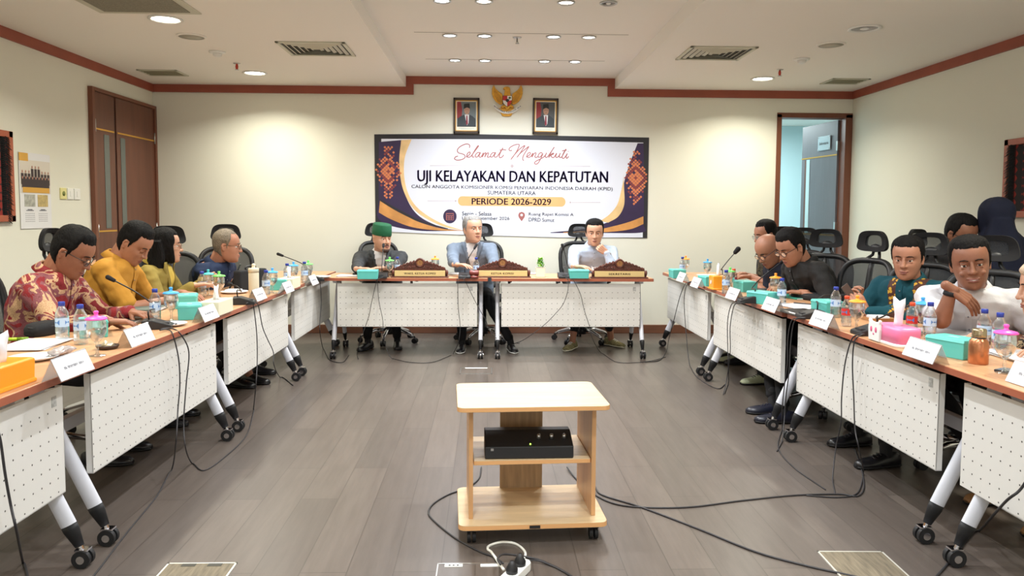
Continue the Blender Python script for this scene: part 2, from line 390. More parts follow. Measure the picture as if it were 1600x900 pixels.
for x, sd in ((-2.385, 'left'), (2.86, 'right')):
    for y in (-1.2, 1.3, 3.6, 5.76, 7.9):
        off = (sd == 'right' and y == 5.76)
        lab = ('unlit round downlight on the right side of the ceiling' if off else
               'lit round downlight on the %s side of the ceiling, %s' % (sd, {7.9: 'closest to the back wall', 5.76: 'beside the round speaker', 3.6: 'above the nearer tables', 1.3: 'above the viewer', -1.2: 'behind the viewer'}[y]))
        downlight(x, y, ZC, .095, M['glow_w'], SIDE_W, SIDE_C, lab, 'round downlights of the side ceilings', off)
names = {0: 'leftmost', 1: 'second from left', 2: 'third from left', 3: 'rightmost'}
rn = {7.73: 'row nearest the emblem wall', 6.67: 'middle row', 5.6: 'front row'}
for y in (5.6, 6.67, 7.73):
    for i, x in enumerate((-.337, -.035, .565, .875)):
        off = (y == 5.6 and i == 3)
        amber = (y == 6.67 and i == 3) or (y == 5.6 and i in (1, 2))
        lab = 'small ceiling spotlight, %s in the %s of the bay%s' % (names[i], rn[y], ', unlit' if off else '')
        downlight(x, y, ZR, .052, M['glow_y'] if amber else M['glow_c'], MID_W, (1, .9, .78) if amber else MID_C, lab, 'small spotlights of the centre bay', off)
for y in (4.5, 3.4, 1.8, -.2):
    for i, x in enumerate((-.337, .875)):
        downlight(x, y, ZR, .052, M['glow_c'], MID_W*1.6, MID_C, 'small recessed spotlight of the centre bay, %s side, %s' % ('left' if x < 0 else 'right', {4.5: 'just beyond the top photo edge', 3.4: 'over the trolley', 1.8: 'ahead of the viewer', -.2: 'over the viewer'}[y]), 'small spotlights overhead')
def diffuser(x, y, sx, sy, label):
    t = thing('air_diffuser', label, 'vent', (x, y, ZC)); fr = MB()
    fr.box(-sx, sx, -sy, -sy+.03, -.012, 0); fr.box(-sx, sx, sy-.03, sy, -.012, 0); fr.box(-sx, -sx+.03, -sy, sy, -.012, 0); fr.box(sx-.03, sx, -sy, sy, -.012, 0)
    build('frame', fr, M['vent'], t, bevel=.003)
    build('backing', MB().box(-sx+.02, sx-.02, -sy+.02, sy-.02, -.003, -.001), M['vent_dark'], t)
    for k in range(5):
        a = sx-.05-.045*k*sx/.28; b_ = sy-.05-.045*k*sy/.28
        if min(a, b_) < .02: break
        q = MB(); w_ = .02
        q.rings([[(-a, -b_, -.003), (a, -b_, -.003), (a, b_, -.003), (-a, b_, -.003)], [(-a+w_, -b_+w_, -.014), (a-w_, -b_+w_, -.014), (a-w_, b_-w_, -.014), (-a+w_, b_-w_, -.014)],
                 [(-a+w_+.004, -b_+w_+.004, -.014), (a-w_-.004, -b_+w_+.004, -.014), (a-w_-.004, b_-w_-.004, -.014), (-a+w_+.004, b_-w_-.004, -.014)],
                 [(-a+.004, -b_+.004, -.002), (a-.004, -b_+.004, -.002), (a-.004, b_-.004, -.002), (-a+.004, b_-.004, -.002)]], cap=False)
        build('louver', q, M['vent'], t, fix=False)
diffuser(-1.49, 6.72, .29, .27, 'square white air conditioning diffuser in the left part of the ceiling')
diffuser(2.0, 6.70, .29, .27, 'square white air conditioning diffuser in the right part of the ceiling')
def grille(x, y, sx, sy, n, label):
    t = thing('air_grille', label, 'vent', (x, y, ZC)); fr = MB()
    fr.box(-sx, sx, -sy, -sy+.025, -.01, 0); fr.box(-sx, sx, sy-.025, sy, -.01, 0); fr.box(-sx, -sx+.025, -sy, sy, -.01, 0); fr.box(sx-.025, sx, -sy, sy, -.01, 0)
    build('frame', fr, M['vent'], t, bevel=.002); build('backing', MB().box(-sx+.02, sx-.02, -sy+.02, sy-.02, -.003, -.001), M['vent_dark'], t)
    q = MB()
    for k in range(n):
        yy = -sy+.03+(2*sy-.06)*(k+.5)/n; q.cbox((0, yy, -.006), (2*sx-.05, (2*sy-.06)/n*.45, .006))
    build('slats', q, mat('grille_slats', S(150, 146, 118), .5), t)
grille(-3.33, 7.95, .20, .16, 4, 'small slatted air grille near the back left corner of the ceiling')
grille(3.78, 8.0, .20, .16, 4, 'small slatted air grille near the back right corner of the ceiling')
t = thing('ceiling_speaker_grille', 'large grey perforated ceiling panel at the upper left edge of the view', 'vent', (-2.42, 5.24, ZC))
build('frame', MB().box(-.36, .36, -.36, .36, -.008, 0), M['vent'], t, bevel=.003)
build('mesh', MB().box(-.3, .3, -.3, .3, -.012, -.006), mat('perforated_sheet', S(130, 126, 110), .6, noise_amt=.25, noise_scale=120), t)
for x, s in ((-2.41, 'left'), (2.855, 'right')):
    t = thing('ceiling_speaker', 'flat round ceiling speaker between downlight and detector on the %s' % s, 'speaker', (x, 6.31, ZC))
    build('rim', MB().lathe([(.115, 0), (.113, -.01), (.10, -.012), (.098, 0)], 28), M['ceil'], t, smooth=True); build('grille', MB().lathe([(.1, -.008), (.001, -.012)], 28), mat('speaker_mesh', S(188, 182, 165), .7), t, smooth=True)
    t = thing('smoke_detector', 'white dome smoke detector on the %s side of the ceiling' % s, 'smoke detector', (x, 6.9, ZC))
    build('base', MB().lathe([(.07, 0), (.068, -.012), (.055, -.016), (.001, -.016)], 24), M['white'], t, smooth=True); build('sensor', MB().lathe([(.04, -.014), (.036, -.036), (.02, -.045), (.001, -.045)], 20), M['white'], t, smooth=True)
    t = thing('sprinkler', 'red tipped fire sprinkler on the %s side of the ceiling' % s, 'sprinkler', (x, 7.42, ZC))
    build('escutcheon', MB().lathe([(.035, 0), (.03, -.006), (.001, -.008)], 16), M['metal'], t, smooth=True)
    build('bulb', MB().tube([(0, 0, -.005), (0, 0, -.03), (0, 0, -.06)], [.008, .014, .01], 10), mat('sprinkler_red', S(190, 60, 40), .4), t, smooth=True)
    build('deflector', MB().lathe([(.02, -.06), (.02, -.064), (.001, -.064)], 14), M['metal'], t)
t = thing('sprinkler', 'grey fire sprinkler in the middle of the raised ceiling bay', 'sprinkler', (.25, 6.72, ZR))
build('escutcheon', MB().lathe([(.04, 0), (.035, -.006), (.001, -.008)], 16), M['metal'], t, smooth=True)
build('bulb', MB().tube([(0, 0, -.005), (0, 0, -.04), (0, 0, -.055)], [.006, .008, .02], 10), M['metal'], t, smooth=True)

# ---------------------------------------------------------------- things on the walls
# garuda emblem (state coat of arms) as relief
def Bp(px, py, y=YB): v = on_y(px, py, y); return (v.x, v.z)
g = thing('emblem', 'gilded eagle state emblem with shield high on the back wall', 'emblem')
gold = mat('gilded_relief', S(214, 158, 48), .4, .25, noise_amt=.15, noise_scale=40)
goldd = mat('gilded_relief_dark', S(160, 100, 30), .5, .2)
def px_prism(pts, z=(0, .03), y=YB):   # pts in zoomed photo coords (700,120) scale 8.89
    return MB().prism([Bp(700+a/8.89, 120+b_/8.89) for a, b_ in pts], y-z[1], y-z[0])
wing = [(635, 115), (612, 170), (610, 240), (628, 300), (665, 350), (715, 385), (750, 388), (765, 360), (765, 270), (745, 235), (700, 205), (665, 175), (645, 140)]
cx = 823
body_px = [(800, 145), (775, 155), (762, 178), (790, 185), (785, 215), (775, 270), (760, 330), (770, 400), (730, 420), (745, 440), (790, 430), (822, 470), (860, 430), (900, 440), (915, 420), (880, 400), (890, 330), (872, 270), (862, 215), (862, 185), (855, 158), (830, 145)]
build('body', px_prism(body_px, (0, .045)), gold, g, bevel=.004)
for sgn in (1, -1):
    w_ = [(cx+(cx-a)*-1 if sgn > 0 else cx+(cx-a), b_) for a, b_ in wing]
    wo = build('wing', px_prism(w_, (0, .03)), gold, g, bevel=.004)
    q = MB()
    for k in range(6):
        a0 = [(640+k*18, 170+k*22), (650+k*20, 260+k*18), (690+k*14, 350+k*5)]
        a0 = [(a if sgn > 0 else 2*cx-a, b_) for a, b_ in a0]
        q.tube([(Bp(700+a/8.89, 120+b_/8.89)[0], YB-.031, Bp(700+a/8.89, 120+b_/8.89)[1]) for a, b_ in a0], .0018, 5)
    build('feather_lines', q, goldd, wo)
tail = [(700, 440), (720, 480), (750, 545), (800, 552), (850, 550), (880, 540), (900, 500), (950, 450), (900, 440), (822, 430), (745, 440)]
build('tail', px_prism(tail, (0, .02)), gold, g, bevel=.003)
rib = [(620, 385), (650, 440), (710, 490), (770, 515), (830, 520), (890, 510), (950, 475), (1020, 420), (990, 405), (930, 445), (870, 480), (820, 488), (760, 480), (700, 445), (650, 385)]
rb = build('ribbon', px_prism(rib, (.02, .035)), M['white'], g)
tmt = text_mb('BHINNEKA TUNGGAL IKA', width=1, weight=.01)
q = MB()
for vv in [0]:
    L_ = []
    for (x, y, z) in tmt.v:
        u = x+.5; px = 640+u*370; base = 410+math.sin(PI*u)*88 ; L_.append((Bp(700+px/8.89, 120+(base-z*350)/8.89)[0], YB-.0365, Bp(700+px/8.89, 120+(base-z*350)/8.89)[1]))
    q.add(L_, tmt.f)
build('motto', q, M['black'], rb, fix=False)
sh = [(755, 272), (890, 272), (890, 340), (875, 385), (845, 412), (822, 425), (795, 410), (765, 380), (755, 330)]
so = build('shield', px_prism(sh, (.04, .052)), M['black'], g, bevel=.002)
red = mat('shield_red', S(190, 40, 35), .5); wht = mat('shield_white', S(235, 232, 225), .5)
build('quarter', px_prism([(760, 276), (822, 276), (822, 345), (760, 335)], (.052, .054)), red, so)
build('quarter', px_prism([(822, 276), (885, 276), (885, 335), (822, 345)], (.052, .054)), wht, so)
build('quarter', px_prism([(760, 335), (822, 345), (822, 420), (797, 406), (768, 376)], (.052, .054)), wht, so)
build('quarter', px_prism([(822, 345), (885, 335), (872, 382), (845, 408), (822, 420)], (.052, .054)), red, so)
build('centre_star', px_prism([(822, 318), (846, 322), (846, 348), (822, 365), (800, 348), (800, 322)], (.054, .057)), M['black'], so)
build('tree', px_prism([(855, 285), (875, 300), (868, 315), (858, 312), (858, 328), (852, 328), (852, 312), (842, 315), (838, 300)], (.054, .056)), mat('tree_green', S(40, 90, 50), .6), so)
# two framed portraits
def portrait(x0, x1, z0, z1, label, tilt, backdrop):
    cx_, cz = (x0+x1)/2, (z0+z1)/2; w_, h_ = (x1-x0)/2, (z1-z0)/2
    t = thing('framed_portrait', label, 'picture', (cx_, YB-.004, cz), 0, 'framed portraits beside the emblem'); t.rotation_euler = (0, tilt, 0)
    fr = MB()
    for a in (((-w_, w_), (h_-.028, h_)), ((-w_, w_), (-h_, -h_+.028)), ((-w_, -w_+.022), (-h_, h_)), ((w_-.022, w_), (-h_, h_))): fr.box(*a[0], -.03, 0, *a[1])
    build('frame', fr, mat('dark_frame', S(62, 48, 36), .4), t, bevel=.003)
    fi = MB(); wi, hi = w_-.022, h_-.028
    for a in (((-wi, wi), (hi-.008, hi)), ((-wi, wi), (-hi, -hi+.008)), ((-wi, -wi+.008), (-hi, hi)), ((wi-.008, wi), (-hi, hi))): fi.box(*a[0], -.024, 0, *a[1])
    build('gilt_slip', fi, M['gold'], t); build('mat_board', MB().box(-wi, wi, -.012, 0, -hi, hi), mat('cream_board', S(238, 236, 222), .6), t)
    pw, ph0, ph1 = wi-.018, -hi+.05, hi-.016
    p = build('picture', MB().box(-pw, pw, -.0135, -.012, ph0, ph1), mat('portrait_backdrop', backdrop, .5), t)
    def flat(nm, outl, m_, d): build(nm, MB().prism([(a*pw, ph0+(b_*.5+.5)*(ph1-ph0)) for a, b_ in outl], -.0135-d, -.0134), m_, p)
    flat('flag', [(-1, -.35), (-.5, -.2), (-.45, .4), (-.6, 1), (-1, 1)], mat('flag_red', S(150, 50, 56), .6), .0004)
    flat('suit', [(-.98, -1), (-.95, -.35), (-.6, -.16), (-.2, -.02), (.3, -.02), (.62, -.14), (.95, -.35), (.98, -1)], mat('portrait_suit', S(58, 66, 72), .6), .0008)
    flat('shirt', [(-.2, -.02), (.28, -.02), (.22, -.7), (.05, -.9)], M['paper'], .0012)
    flat('tie', [(-.02, -.1), (.1, -.1), (.16, -.75), (.04, -.88), (-.06, -.75)], mat('tie_red', S(140, 44, 60), .6), .0016)
    flat('face', [(.05+.3*math.cos(k*PI/8), .32+.33*math.sin(k*PI/8)) for k in range(16)], mat('portrait_skin', S(190, 150, 128), .6), .002)
    flat('cap', [(-.3, .42), (-.26, .82), (.3, .88), (.38, .45), (.05, .55)], mat('portrait_cap', S(34, 40, 42), .6), .0024)
    fe = MB()
    for a in (-.06, .16): fe.cbox((a*pw, -.0162, ph0+(.36*.5+.5)*(ph1-ph0)), (.012, .0006, .0035))
    fe.cbox((.05*pw, -.0162, ph0+(.15*.5+.5)*(ph1-ph0)), (.018, .0006, .003)); build('features', fe, mat('portrait_features', S(96, 60, 52), .7), p)
    tx = MB()
    for k, (a, zz) in enumerate(((.8, -hi+.034), (.6, -hi+.022))): tx.cbox((0, -.0125, zz), (pw*2*a, .0006, .004))
    build('caption', tx, mat('caption_grey', S(170, 190, 190), .7), t)
portrait(-.395, -.1, 2.288, 2.69, 'framed official portrait of a smiling man in black cap, left of the emblem', 0, S(112, 124, 128))
portrait(.505, .795, 2.288, 2.695, 'framed official portrait of a man in black cap and suit, right of the emblem', .012, S(84, 88, 90))

# ---------------------------------------------------------------- banner
ban = thing('banner', 'wide printed banner with gold swooshes and event lettering on the back wall', 'banner', (0, -.004, 0))
def Q(px, py): return Bp(px, py, YB)
def poly(px_pts, d0, d1, mb=None):
    mb = mb or MB(); return mb.prism([Q(a, b_) for a, b_ in px_pts], YB-d1, YB-d0)
out_ = [(585, 210), (700, 209), (800, 211), (1014, 215), (1011, 372), (800, 370), (623, 362), (588, 360)]
bk = mat('banner_black_edge', S(40, 40, 46), .5); bw = mat('banner_vinyl', S(226, 230, 242), .45, bump=.25, bump_scale=3)
purple = mat('banner_purple', S(52, 38, 74), .45, noise_amt=.15, noise_scale=4); bgold = mat('banner_gold', S(206, 146, 82), .4, noise_amt=.25, noise_scale=5)
bgold2 = mat('banner_gold_pale', S(232, 196, 140), .4, noise_amt=.15, noise_scale=6)
build('backing', poly([(585, 210), (700, 209), (1014, 215), (1011, 372), (1004, 372), (800, 368), (596, 360), (587, 360)], 0, .003), bk, ban)
sheet = build('sheet', poly([(596, 217), (800, 218), (1005, 223), (1004, 371), (880, 371), (700, 366), (604, 362), (594, 340)], .003, .005), bw, ban)
def art(nm, pts, m_, d, k=1):
    p = spline([(a, b_, 0) for a, b_ in pts], 6) if k else [Vector((a, b_, 0)) for a, b_ in pts]
    return build(nm, poly([(q.x, q.y) for q in p], .005, .005+d), m_, ban)
def band(nm, A, B_, m_, d):    # region between two splines
    a = spline([(x, y, 0) for x, y in A], 8); b_ = spline([(x, y, 0) for x, y in B_], 8)
    mb = MB(); n = len(a)
    v = [(*Q(p.x, p.y),) for p in a]+[(*Q(p.x, p.y),) for p in b_]
    mb.add([(x, YB-.005-d, z) for x, z in v], [(i, i+1, n+i+1, n+i) for i in range(n-1)]); return build(nm, mb, m_, ban, fix=False)
band('swoosh', [(592, 222), (592, 270), (592, 310), (594, 345), (650, 360), (724, 360.4)], [(627, 219), (625, 255), (632, 300), (652, 335), (690, 355), (724, 360.5)], purple, .0004)
band('swoosh', [(627, 219), (624, 255), (630, 296), (650, 330), (690, 353), (724, 360)], [(643, 218), (632, 250), (634, 290), (650, 322), (684, 346), (724, 360.3)], bgold2, .0008)
band('swoosh', [(594, 313), (620, 328), (650, 345), (690, 357), (724, 360)], [(592, 332), (612, 343), (645, 355), (685, 360), (724, 360.5)], bgold, .0012)
band('swoosh', [(594, 311), (625, 328), (660, 345), (700, 357)], [(594, 314), (622, 331), (657, 347), (700, 358)], bk, .0016)
band('swoosh', [(1005, 224), (1006, 260), (1006, 300), (1006, 330), (1005, 350), (1004, 363), (940, 364), (860, 364)], [(996, 224), (984, 255), (975, 285), (974, 310), (966, 334), (950, 347), (910, 358), (860, 363)], purple, .0004)
band('swoosh', [(974, 272), (975, 295), (975, 320), (966, 338), (950, 348)], [(974, 280), (970, 300), (964, 320), (952, 335), (938, 345)], bgold2, .0008)
band('swoosh', [(1005, 338), (985, 346), (960, 353), (930, 359), (880, 363)], [(1005, 350), (985, 358), (955, 362), (920, 363.5), (880, 363.8)], bgold, .0012)
def motif(cx_, cy_, w_, h_, s_):
    mb = MB(); n = int(h_/s_); cols = []
    for i in range(-8, 9):
        for j in range(-int(h_/s_), int(h_/s_)+1):
            if (i+j) % 2: continue
            x = i*s_*.75; y = j*s_*.75
            e = abs(x)/w_+abs(y)/h_*1.0
            if e > 1 or random.random() < .08+.25*e*e: continue
            r = s_*.72*(.95 if e < .5 else .8)
            mi = 0 if (abs(i)+abs(j)) % 3 else 1
            mb.add([(*[Q(cx_+x+a, cy_+y+b_)[0]], YB-.0062, Q(cx_+x+a, cy_+y+b_)[1]) for a, b_ in ((-r, 0), (0, -r), (r, 0), (0, r))], [(0, 1, 2, 3)], mi)
    return mb
for cx_, w_ in ((607, 17), (993, 15)):
    build('songket_motif', motif(cx_, 268 if cx_ < 800 else 278, w_*1.25, 54, 3.6), [mat('motif_orange', S(214, 128, 84), .5), mat('motif_red', S(140, 62, 62), .5)], ban, fix=False)
ink = mat('banner_ink_violet', S(66, 54, 104), .5, noise_amt=.25, noise_scale=2.5); rose = mat('banner_rose', S(160, 96, 92), .45)
def btext(s, x0, x1, yc0, yc1, h, m_, weight=.0, d=.0018, nm='lettering'):
    a, b_ = Vector(Q(x0, yc0)), Vector(Q(x1, yc1)); L = (b_-a).length
    tm = text_mb(s, width=L, height=h, weight=weight); an = math.atan2(b_.y-a.y, b_.x-a.x); c_ = (a+b_)/2
    X = Matrix.Translation((c_.x, YB-.005-d, c_.y)) @ Matrix.Rotation(-an, 4, 'Y')
    return build(nm, MB().add(tm.v, tm.f, M=X), m_, ban, fix=False)
pm = .00735
btext('UJI KELAYAKAN DAN KEPATUTAN', 652, 950, 277.5, 279.5, .17, ink, .03)
btext('CALON ANGGOTA KOMISIONER KOMISI PENYIARAN INDONESIA DAERAH (KPID)', 643, 957, 292, 296, .050, ink, .009)
btext('SUMATERA UTARA', 762, 837, 301, 302, .044, ink, .009)
pill = []
for k in range(13): a = PI/2+PI*k/12; pill.append((722+6.5*math.cos(a), 314-7.5*math.sin(a)))
for k in range(13): a = -PI/2+PI*k/12; pill.append((877+6.5*math.cos(a), 315.5-7.5*math.sin(a)))
build('pill', poly(pill, .005, .0058), mat('banner_pill', S(232, 178, 120), .4, noise_amt=.1, noise_scale=3), ban)
btext('PERIODE 2026-2029', 737, 861, 314.5, 315.5, .074, ink, .02)
btext('Senin - Selasa', 722, 768, 333.5, 334, .046, ink, .008); btext('15-16 September 2026', 722, 796, 341.5, 342, .048, ink, .008)
btext('Ruang Rapat Komisi A', 826, 896, 335, 336, .046, ink, .008); btext('DPRD Sumut', 826, 866, 343, 344, .044, ink, .008)
# calendar and place symbols
build('calendar_disc', poly([(703+10.5*math.cos(k*PI/12), 338+11*math.sin(k*PI/12)) for k in range(24)], .005, .0058), purple, ban)
q = MB(); poly([(697, 333), (709, 333), (709, 344), (697, 344)], .0058, .0062, q); build('calendar_symbol', q, rose, ban)
q = MB()
for i in range(3):
    for j in range(2): poly([(698.6+i*3.6, 338+j*3), (701+i*3.6, 338+j*3), (701+i*3.6, 340+j*3), (698.6+i*3.6, 340+j*3)], .0062, .0066, q)
poly([(698, 334.5), (708, 334.5), (708, 336.5), (698, 336.5)], .0062, .0066, q); build('calendar_grid', q, purple, ban)
build('place_pin', poly([(815, 346), (810.5, 339.5), (809.6, 336), (811, 332.5), (815, 331), (819, 332.5), (820.4, 336), (819.4, 339.5)], .005, .0058), rose, ban)
build('pin_hole', poly([(815+2*math.cos(k*PI/6), 336+2*math.sin(k*PI/6)) for k in range(12)], .0058, .0062), bw, ban)
q = MB()
for x0, x1, y in ((672, 788, 259), (814, 922, 260), (668, 712, 314), (893, 938, 316.3)): poly([(x0, y-.35), (x1, y-.35), (x1, y+.35), (x0, y+.35)], .005, .0055, q)
for x, y in ((800, 259.5),): poly([(x-3, y), (x, y-3.4), (x+3, y), (x, y+3.4)], .005, .0056, q)
for x, y in ((712, 314), (891, 316.3)): poly([(x-1.6, y), (x, y-1.8), (x+1.6, y), (x, y+1.8)], .005, .0056, q)
poly([(713, 331), (713.4, 331), (713.4, 346), (713, 346)], .005, .0055, q); poly([(801, 331), (801.4, 331), (801.4, 346), (801, 346)], .005, .0055, q)
build('ornament_lines', q, mat('banner_line', S(184, 168, 170), .5), ban)
# handwritten heading as pen strokes (traced letter paths)
STROKES = [
 [(268, 130), (272, 100), (250, 82), (210, 85), (150, 115), (118, 155), (130, 190), (180, 205), (212, 225), (205, 258), (160, 278), (110, 282), (82, 265), (95, 242), (125, 232)],
 [(225, 245), (262, 220), (278, 195), (268, 180), (245, 200), (235, 232), (255, 248), (285, 235), (320, 190), (365, 130), (382, 105), (370, 108), (335, 160), (305, 215), (308, 245), (330, 240)],
 [(400, 190), (372, 188), (345, 215), (345, 243), (368, 240), (395, 200), (405, 190), (388, 230), (400, 246), (418, 238), (442, 190), (428, 245)],
 [(428, 245), (450, 205), (470, 190), (472, 205), (458, 245), (478, 210), (500, 190), (505, 205), (492, 240), (505, 247), (530, 235)],
 [(588, 190), (560, 190), (535, 215), (535, 243), (556, 240), (585, 200), (595, 190), (578, 232), (592, 246), (615, 235), (650, 185), (688, 128), (660, 180), (640, 230), (650, 252), (680, 240), (695, 215)],
 [(645, 158), (690, 152), (728, 156)],
 [(800, 160), (775, 165), (762, 150), (775, 125), (820, 98), (870, 85), (890, 95), (870, 150), (830, 215), (785, 275), (830, 215), (900, 140), (960, 100), (930, 150), (890, 210), (860, 248), (900, 200), (960, 150), (1010, 112), (975, 170), (940, 230), (935, 275), (948, 290)],
 [(975, 245), (1012, 222), (1030, 200), (1018, 185), (995, 205), (985, 235), (1005, 250), (1035, 235), (1060, 195), (1048, 245), (1072, 205), (1095, 190), (1098, 205), (1085, 240), (1100, 250), (1122, 238)],
 [(1180, 195), (1155, 190), (1130, 215), (1130, 245), (1155, 240), (1185, 200), (1160, 260), (1125, 320), (1095, 332), (1080, 318), (1100, 295), (1160, 265), (1205, 235), (1232, 190), (1215, 232), (1225, 250), (1245, 240)],
 [(1245, 165), (1249, 160)],
 [(1245, 240), (1290, 175), (1328, 120), (1295, 170), (1258, 250), (1275, 225), (1310, 195), (1318, 205), (1285, 225), (1305, 250), (1325, 245), (1358, 195), (1345, 235), (1358, 250), (1385, 230), (1402, 195), (1390, 235), (1402, 250), (1425, 235), (1475, 142), (1440, 200), (1425, 245), (1440, 262), (1465, 240), (1490, 200), (1475, 240), (1485, 260), (1508, 235)],
 [(1425, 168), (1460, 160), (1482, 160)],
 [(1500, 175), (1505, 170)]]
for st in STROKES:
    q = MB(); p = spline([(a, b_, 0) for a, b_ in st], 5)
    pts = [(Q(700+v.x/8, 215+v.y/8)[0], YB-.0055, Q(700+v.x/8, 215+v.y/8)[1]) for v in p]
    q.tube(pts, .0062, 6, flat=1); q.v = [(x, YB-.0055+(y-(YB-.0055))*.15, z) for x, y, z in q.v]
    build('script_stroke', q, rose, ban)
# ---------------------------------------------------------------- folding tables
def make_table(name, L, px0, px1, lx0, lx1, label):
    t = thing(name, label, 'table', group='white panelled folding tables on castors')
    top = build('tabletop', MB().box(-L/2, L/2, -.3, .3, .74, .77), [M['desk']], t, bevel=.003)
    e = MB()
    e.box(-L/2-.0015, L/2+.0015, -.3025, -.2995, .741, .7675); e.box(-L/2-.0015, L/2+.0015, .2995, .3025, .741, .7675)
    e.box(-L/2-.0025, -L/2+.0005, -.3025, .3025, .741, .7675); e.box(L/2-.0005, L/2+.0025, -.3025, .3025, .741, .7675)
    build('edge_band', e, M['desk_edge'], top)
    # modesty panel sheet, folded edges
    p = MB(); p.box(px0, px1, -.262, -.258, .295, .715); p.box(px0, px0+.003, -.262, -.235, .295, .715); p.box(px1-.003, px1, -.262, -.235, .295, .715); p.box(px0, px1, -.262, -.235, .295, .299)
    pn = build('modesty_panel', p, [M['perf']], t)
    build('maker_plate', MB().box(px1-.075, px1-.045, -.2635, -.262, .645, .685), mat('maker_plate', S(176, 176, 172), .4, noise_amt=.3, noise_scale=90), pn)
    for x in (lx0, lx1):
        build('top_rail', MB().box(x-.02, x+.02, -.2, .2, .71, .74), M['legw'], t, bevel=.004)
        for sy in (-1, 1):
            a, b = Vector((x, sy*.02, .71)), Vector((x, sy*.275, .165)); f = b+(b-a).normalized()*.092
            pv = Vector((0, -(b-a).normalized().z, (b-a).normalized().y)); el = lambda c, k: [c+Vector((1, 0, 0))*math.cos(2*PI*j/20)*.021*k+pv*math.sin(2*PI*j/20)*.0315*k for j in range(20)]; lg = build('leg', MB().rings([el(a, 1), el(b, 1)]), M['legw'], t); autosmooth(lg, 1)
            build('foot_sleeve', MB().rings([el(b-(b-a)*.002, 1.02), el(b+(f-b)*.2, 1.02), el(f, .58)]), M['rubber'], lg, smooth=True)
            wx, wy = f.x, f.y+sy*.012
            q = MB()
            for s2 in (-1, 1): q.tube([(wx+s2*.006, wy, .035), (wx+s2*.024, wy, .035)], .035, 20)
            cs = build('caster', q, M['rubber'], lg)
            autosmooth(cs)
            q = MB(); q.tube([(wx-.0265, wy, .035), (wx+.0265, wy, .035)], .016, 12); q.tube([(wx, wy, .06), (wx, f.y, f.z+.01)], .009, 8)
            q.box(wx-.02, wx+.02, wy-.024, wy+.024, .066, .073)
            autosmooth(build('caster_fork', q, M['chrome'], lg))
        build('side_bar', MB().tube([(x, -.17, .44), (x, .17, .44)], .012, 10), M['legw'], t, smooth=True)
    build('crossbar', MB().box(lx0, lx1, -.02, .02, .40, .46), M['legw'], t, bevel=.004)
    return t
u1, u2, u3 = [False], [False], [False]
LT = 1.64
def lrow(near): return near
TL = make_table('folding_table', LT, -LT/2+.085, LT/2-.12, -LT/2+.065, LT/2-.13, '')
TR = make_table('folding_table', LT-.01, -LT/2+.075, LT/2-.10, -LT/2+.16, LT/2-.06, '')
LY = [1.405, 3.045, 4.685, 6.33]
ln = ['nearest to the viewer', 'second from the viewer, under the mustard and batik shirts\' papers', 'third from the viewer', 'farthest, touching the corner by the head tables']
ln = ['nearest the viewer, cut off by the photo edge', 'second from the viewer', 'third from the viewer', 'farthest, at the back corner']
for i, y in enumerate(LY): place(TL, u1, (-1.90, y+LT/2, 0), PI/2, 'white panelled table of the left row, '+ln[i])
for i, y in enumerate([1.378, 3.01, 4.69, 6.33]): place(TR, u2, (2.18 if i < 2 else 2.165, y+.815, 0), -PI/2, 'white panelled table of the right row, '+ln[i])
TB = make_table('folding_table', 1.565, -.652, .685, -.683, .715, '')
place(TB, u3, (-.783, 7.46, 0), 0, 'white panelled folding table facing the viewer, left of the head table pair', None)
TB2 = make_table('folding_table', 1.55, -.683, .66, -.716, .68, ''); u4 = [False]
place(TB2, u4, (.812, 7.46, 0), 0, 'white panelled folding table facing the viewer, right of the head table pair', None)

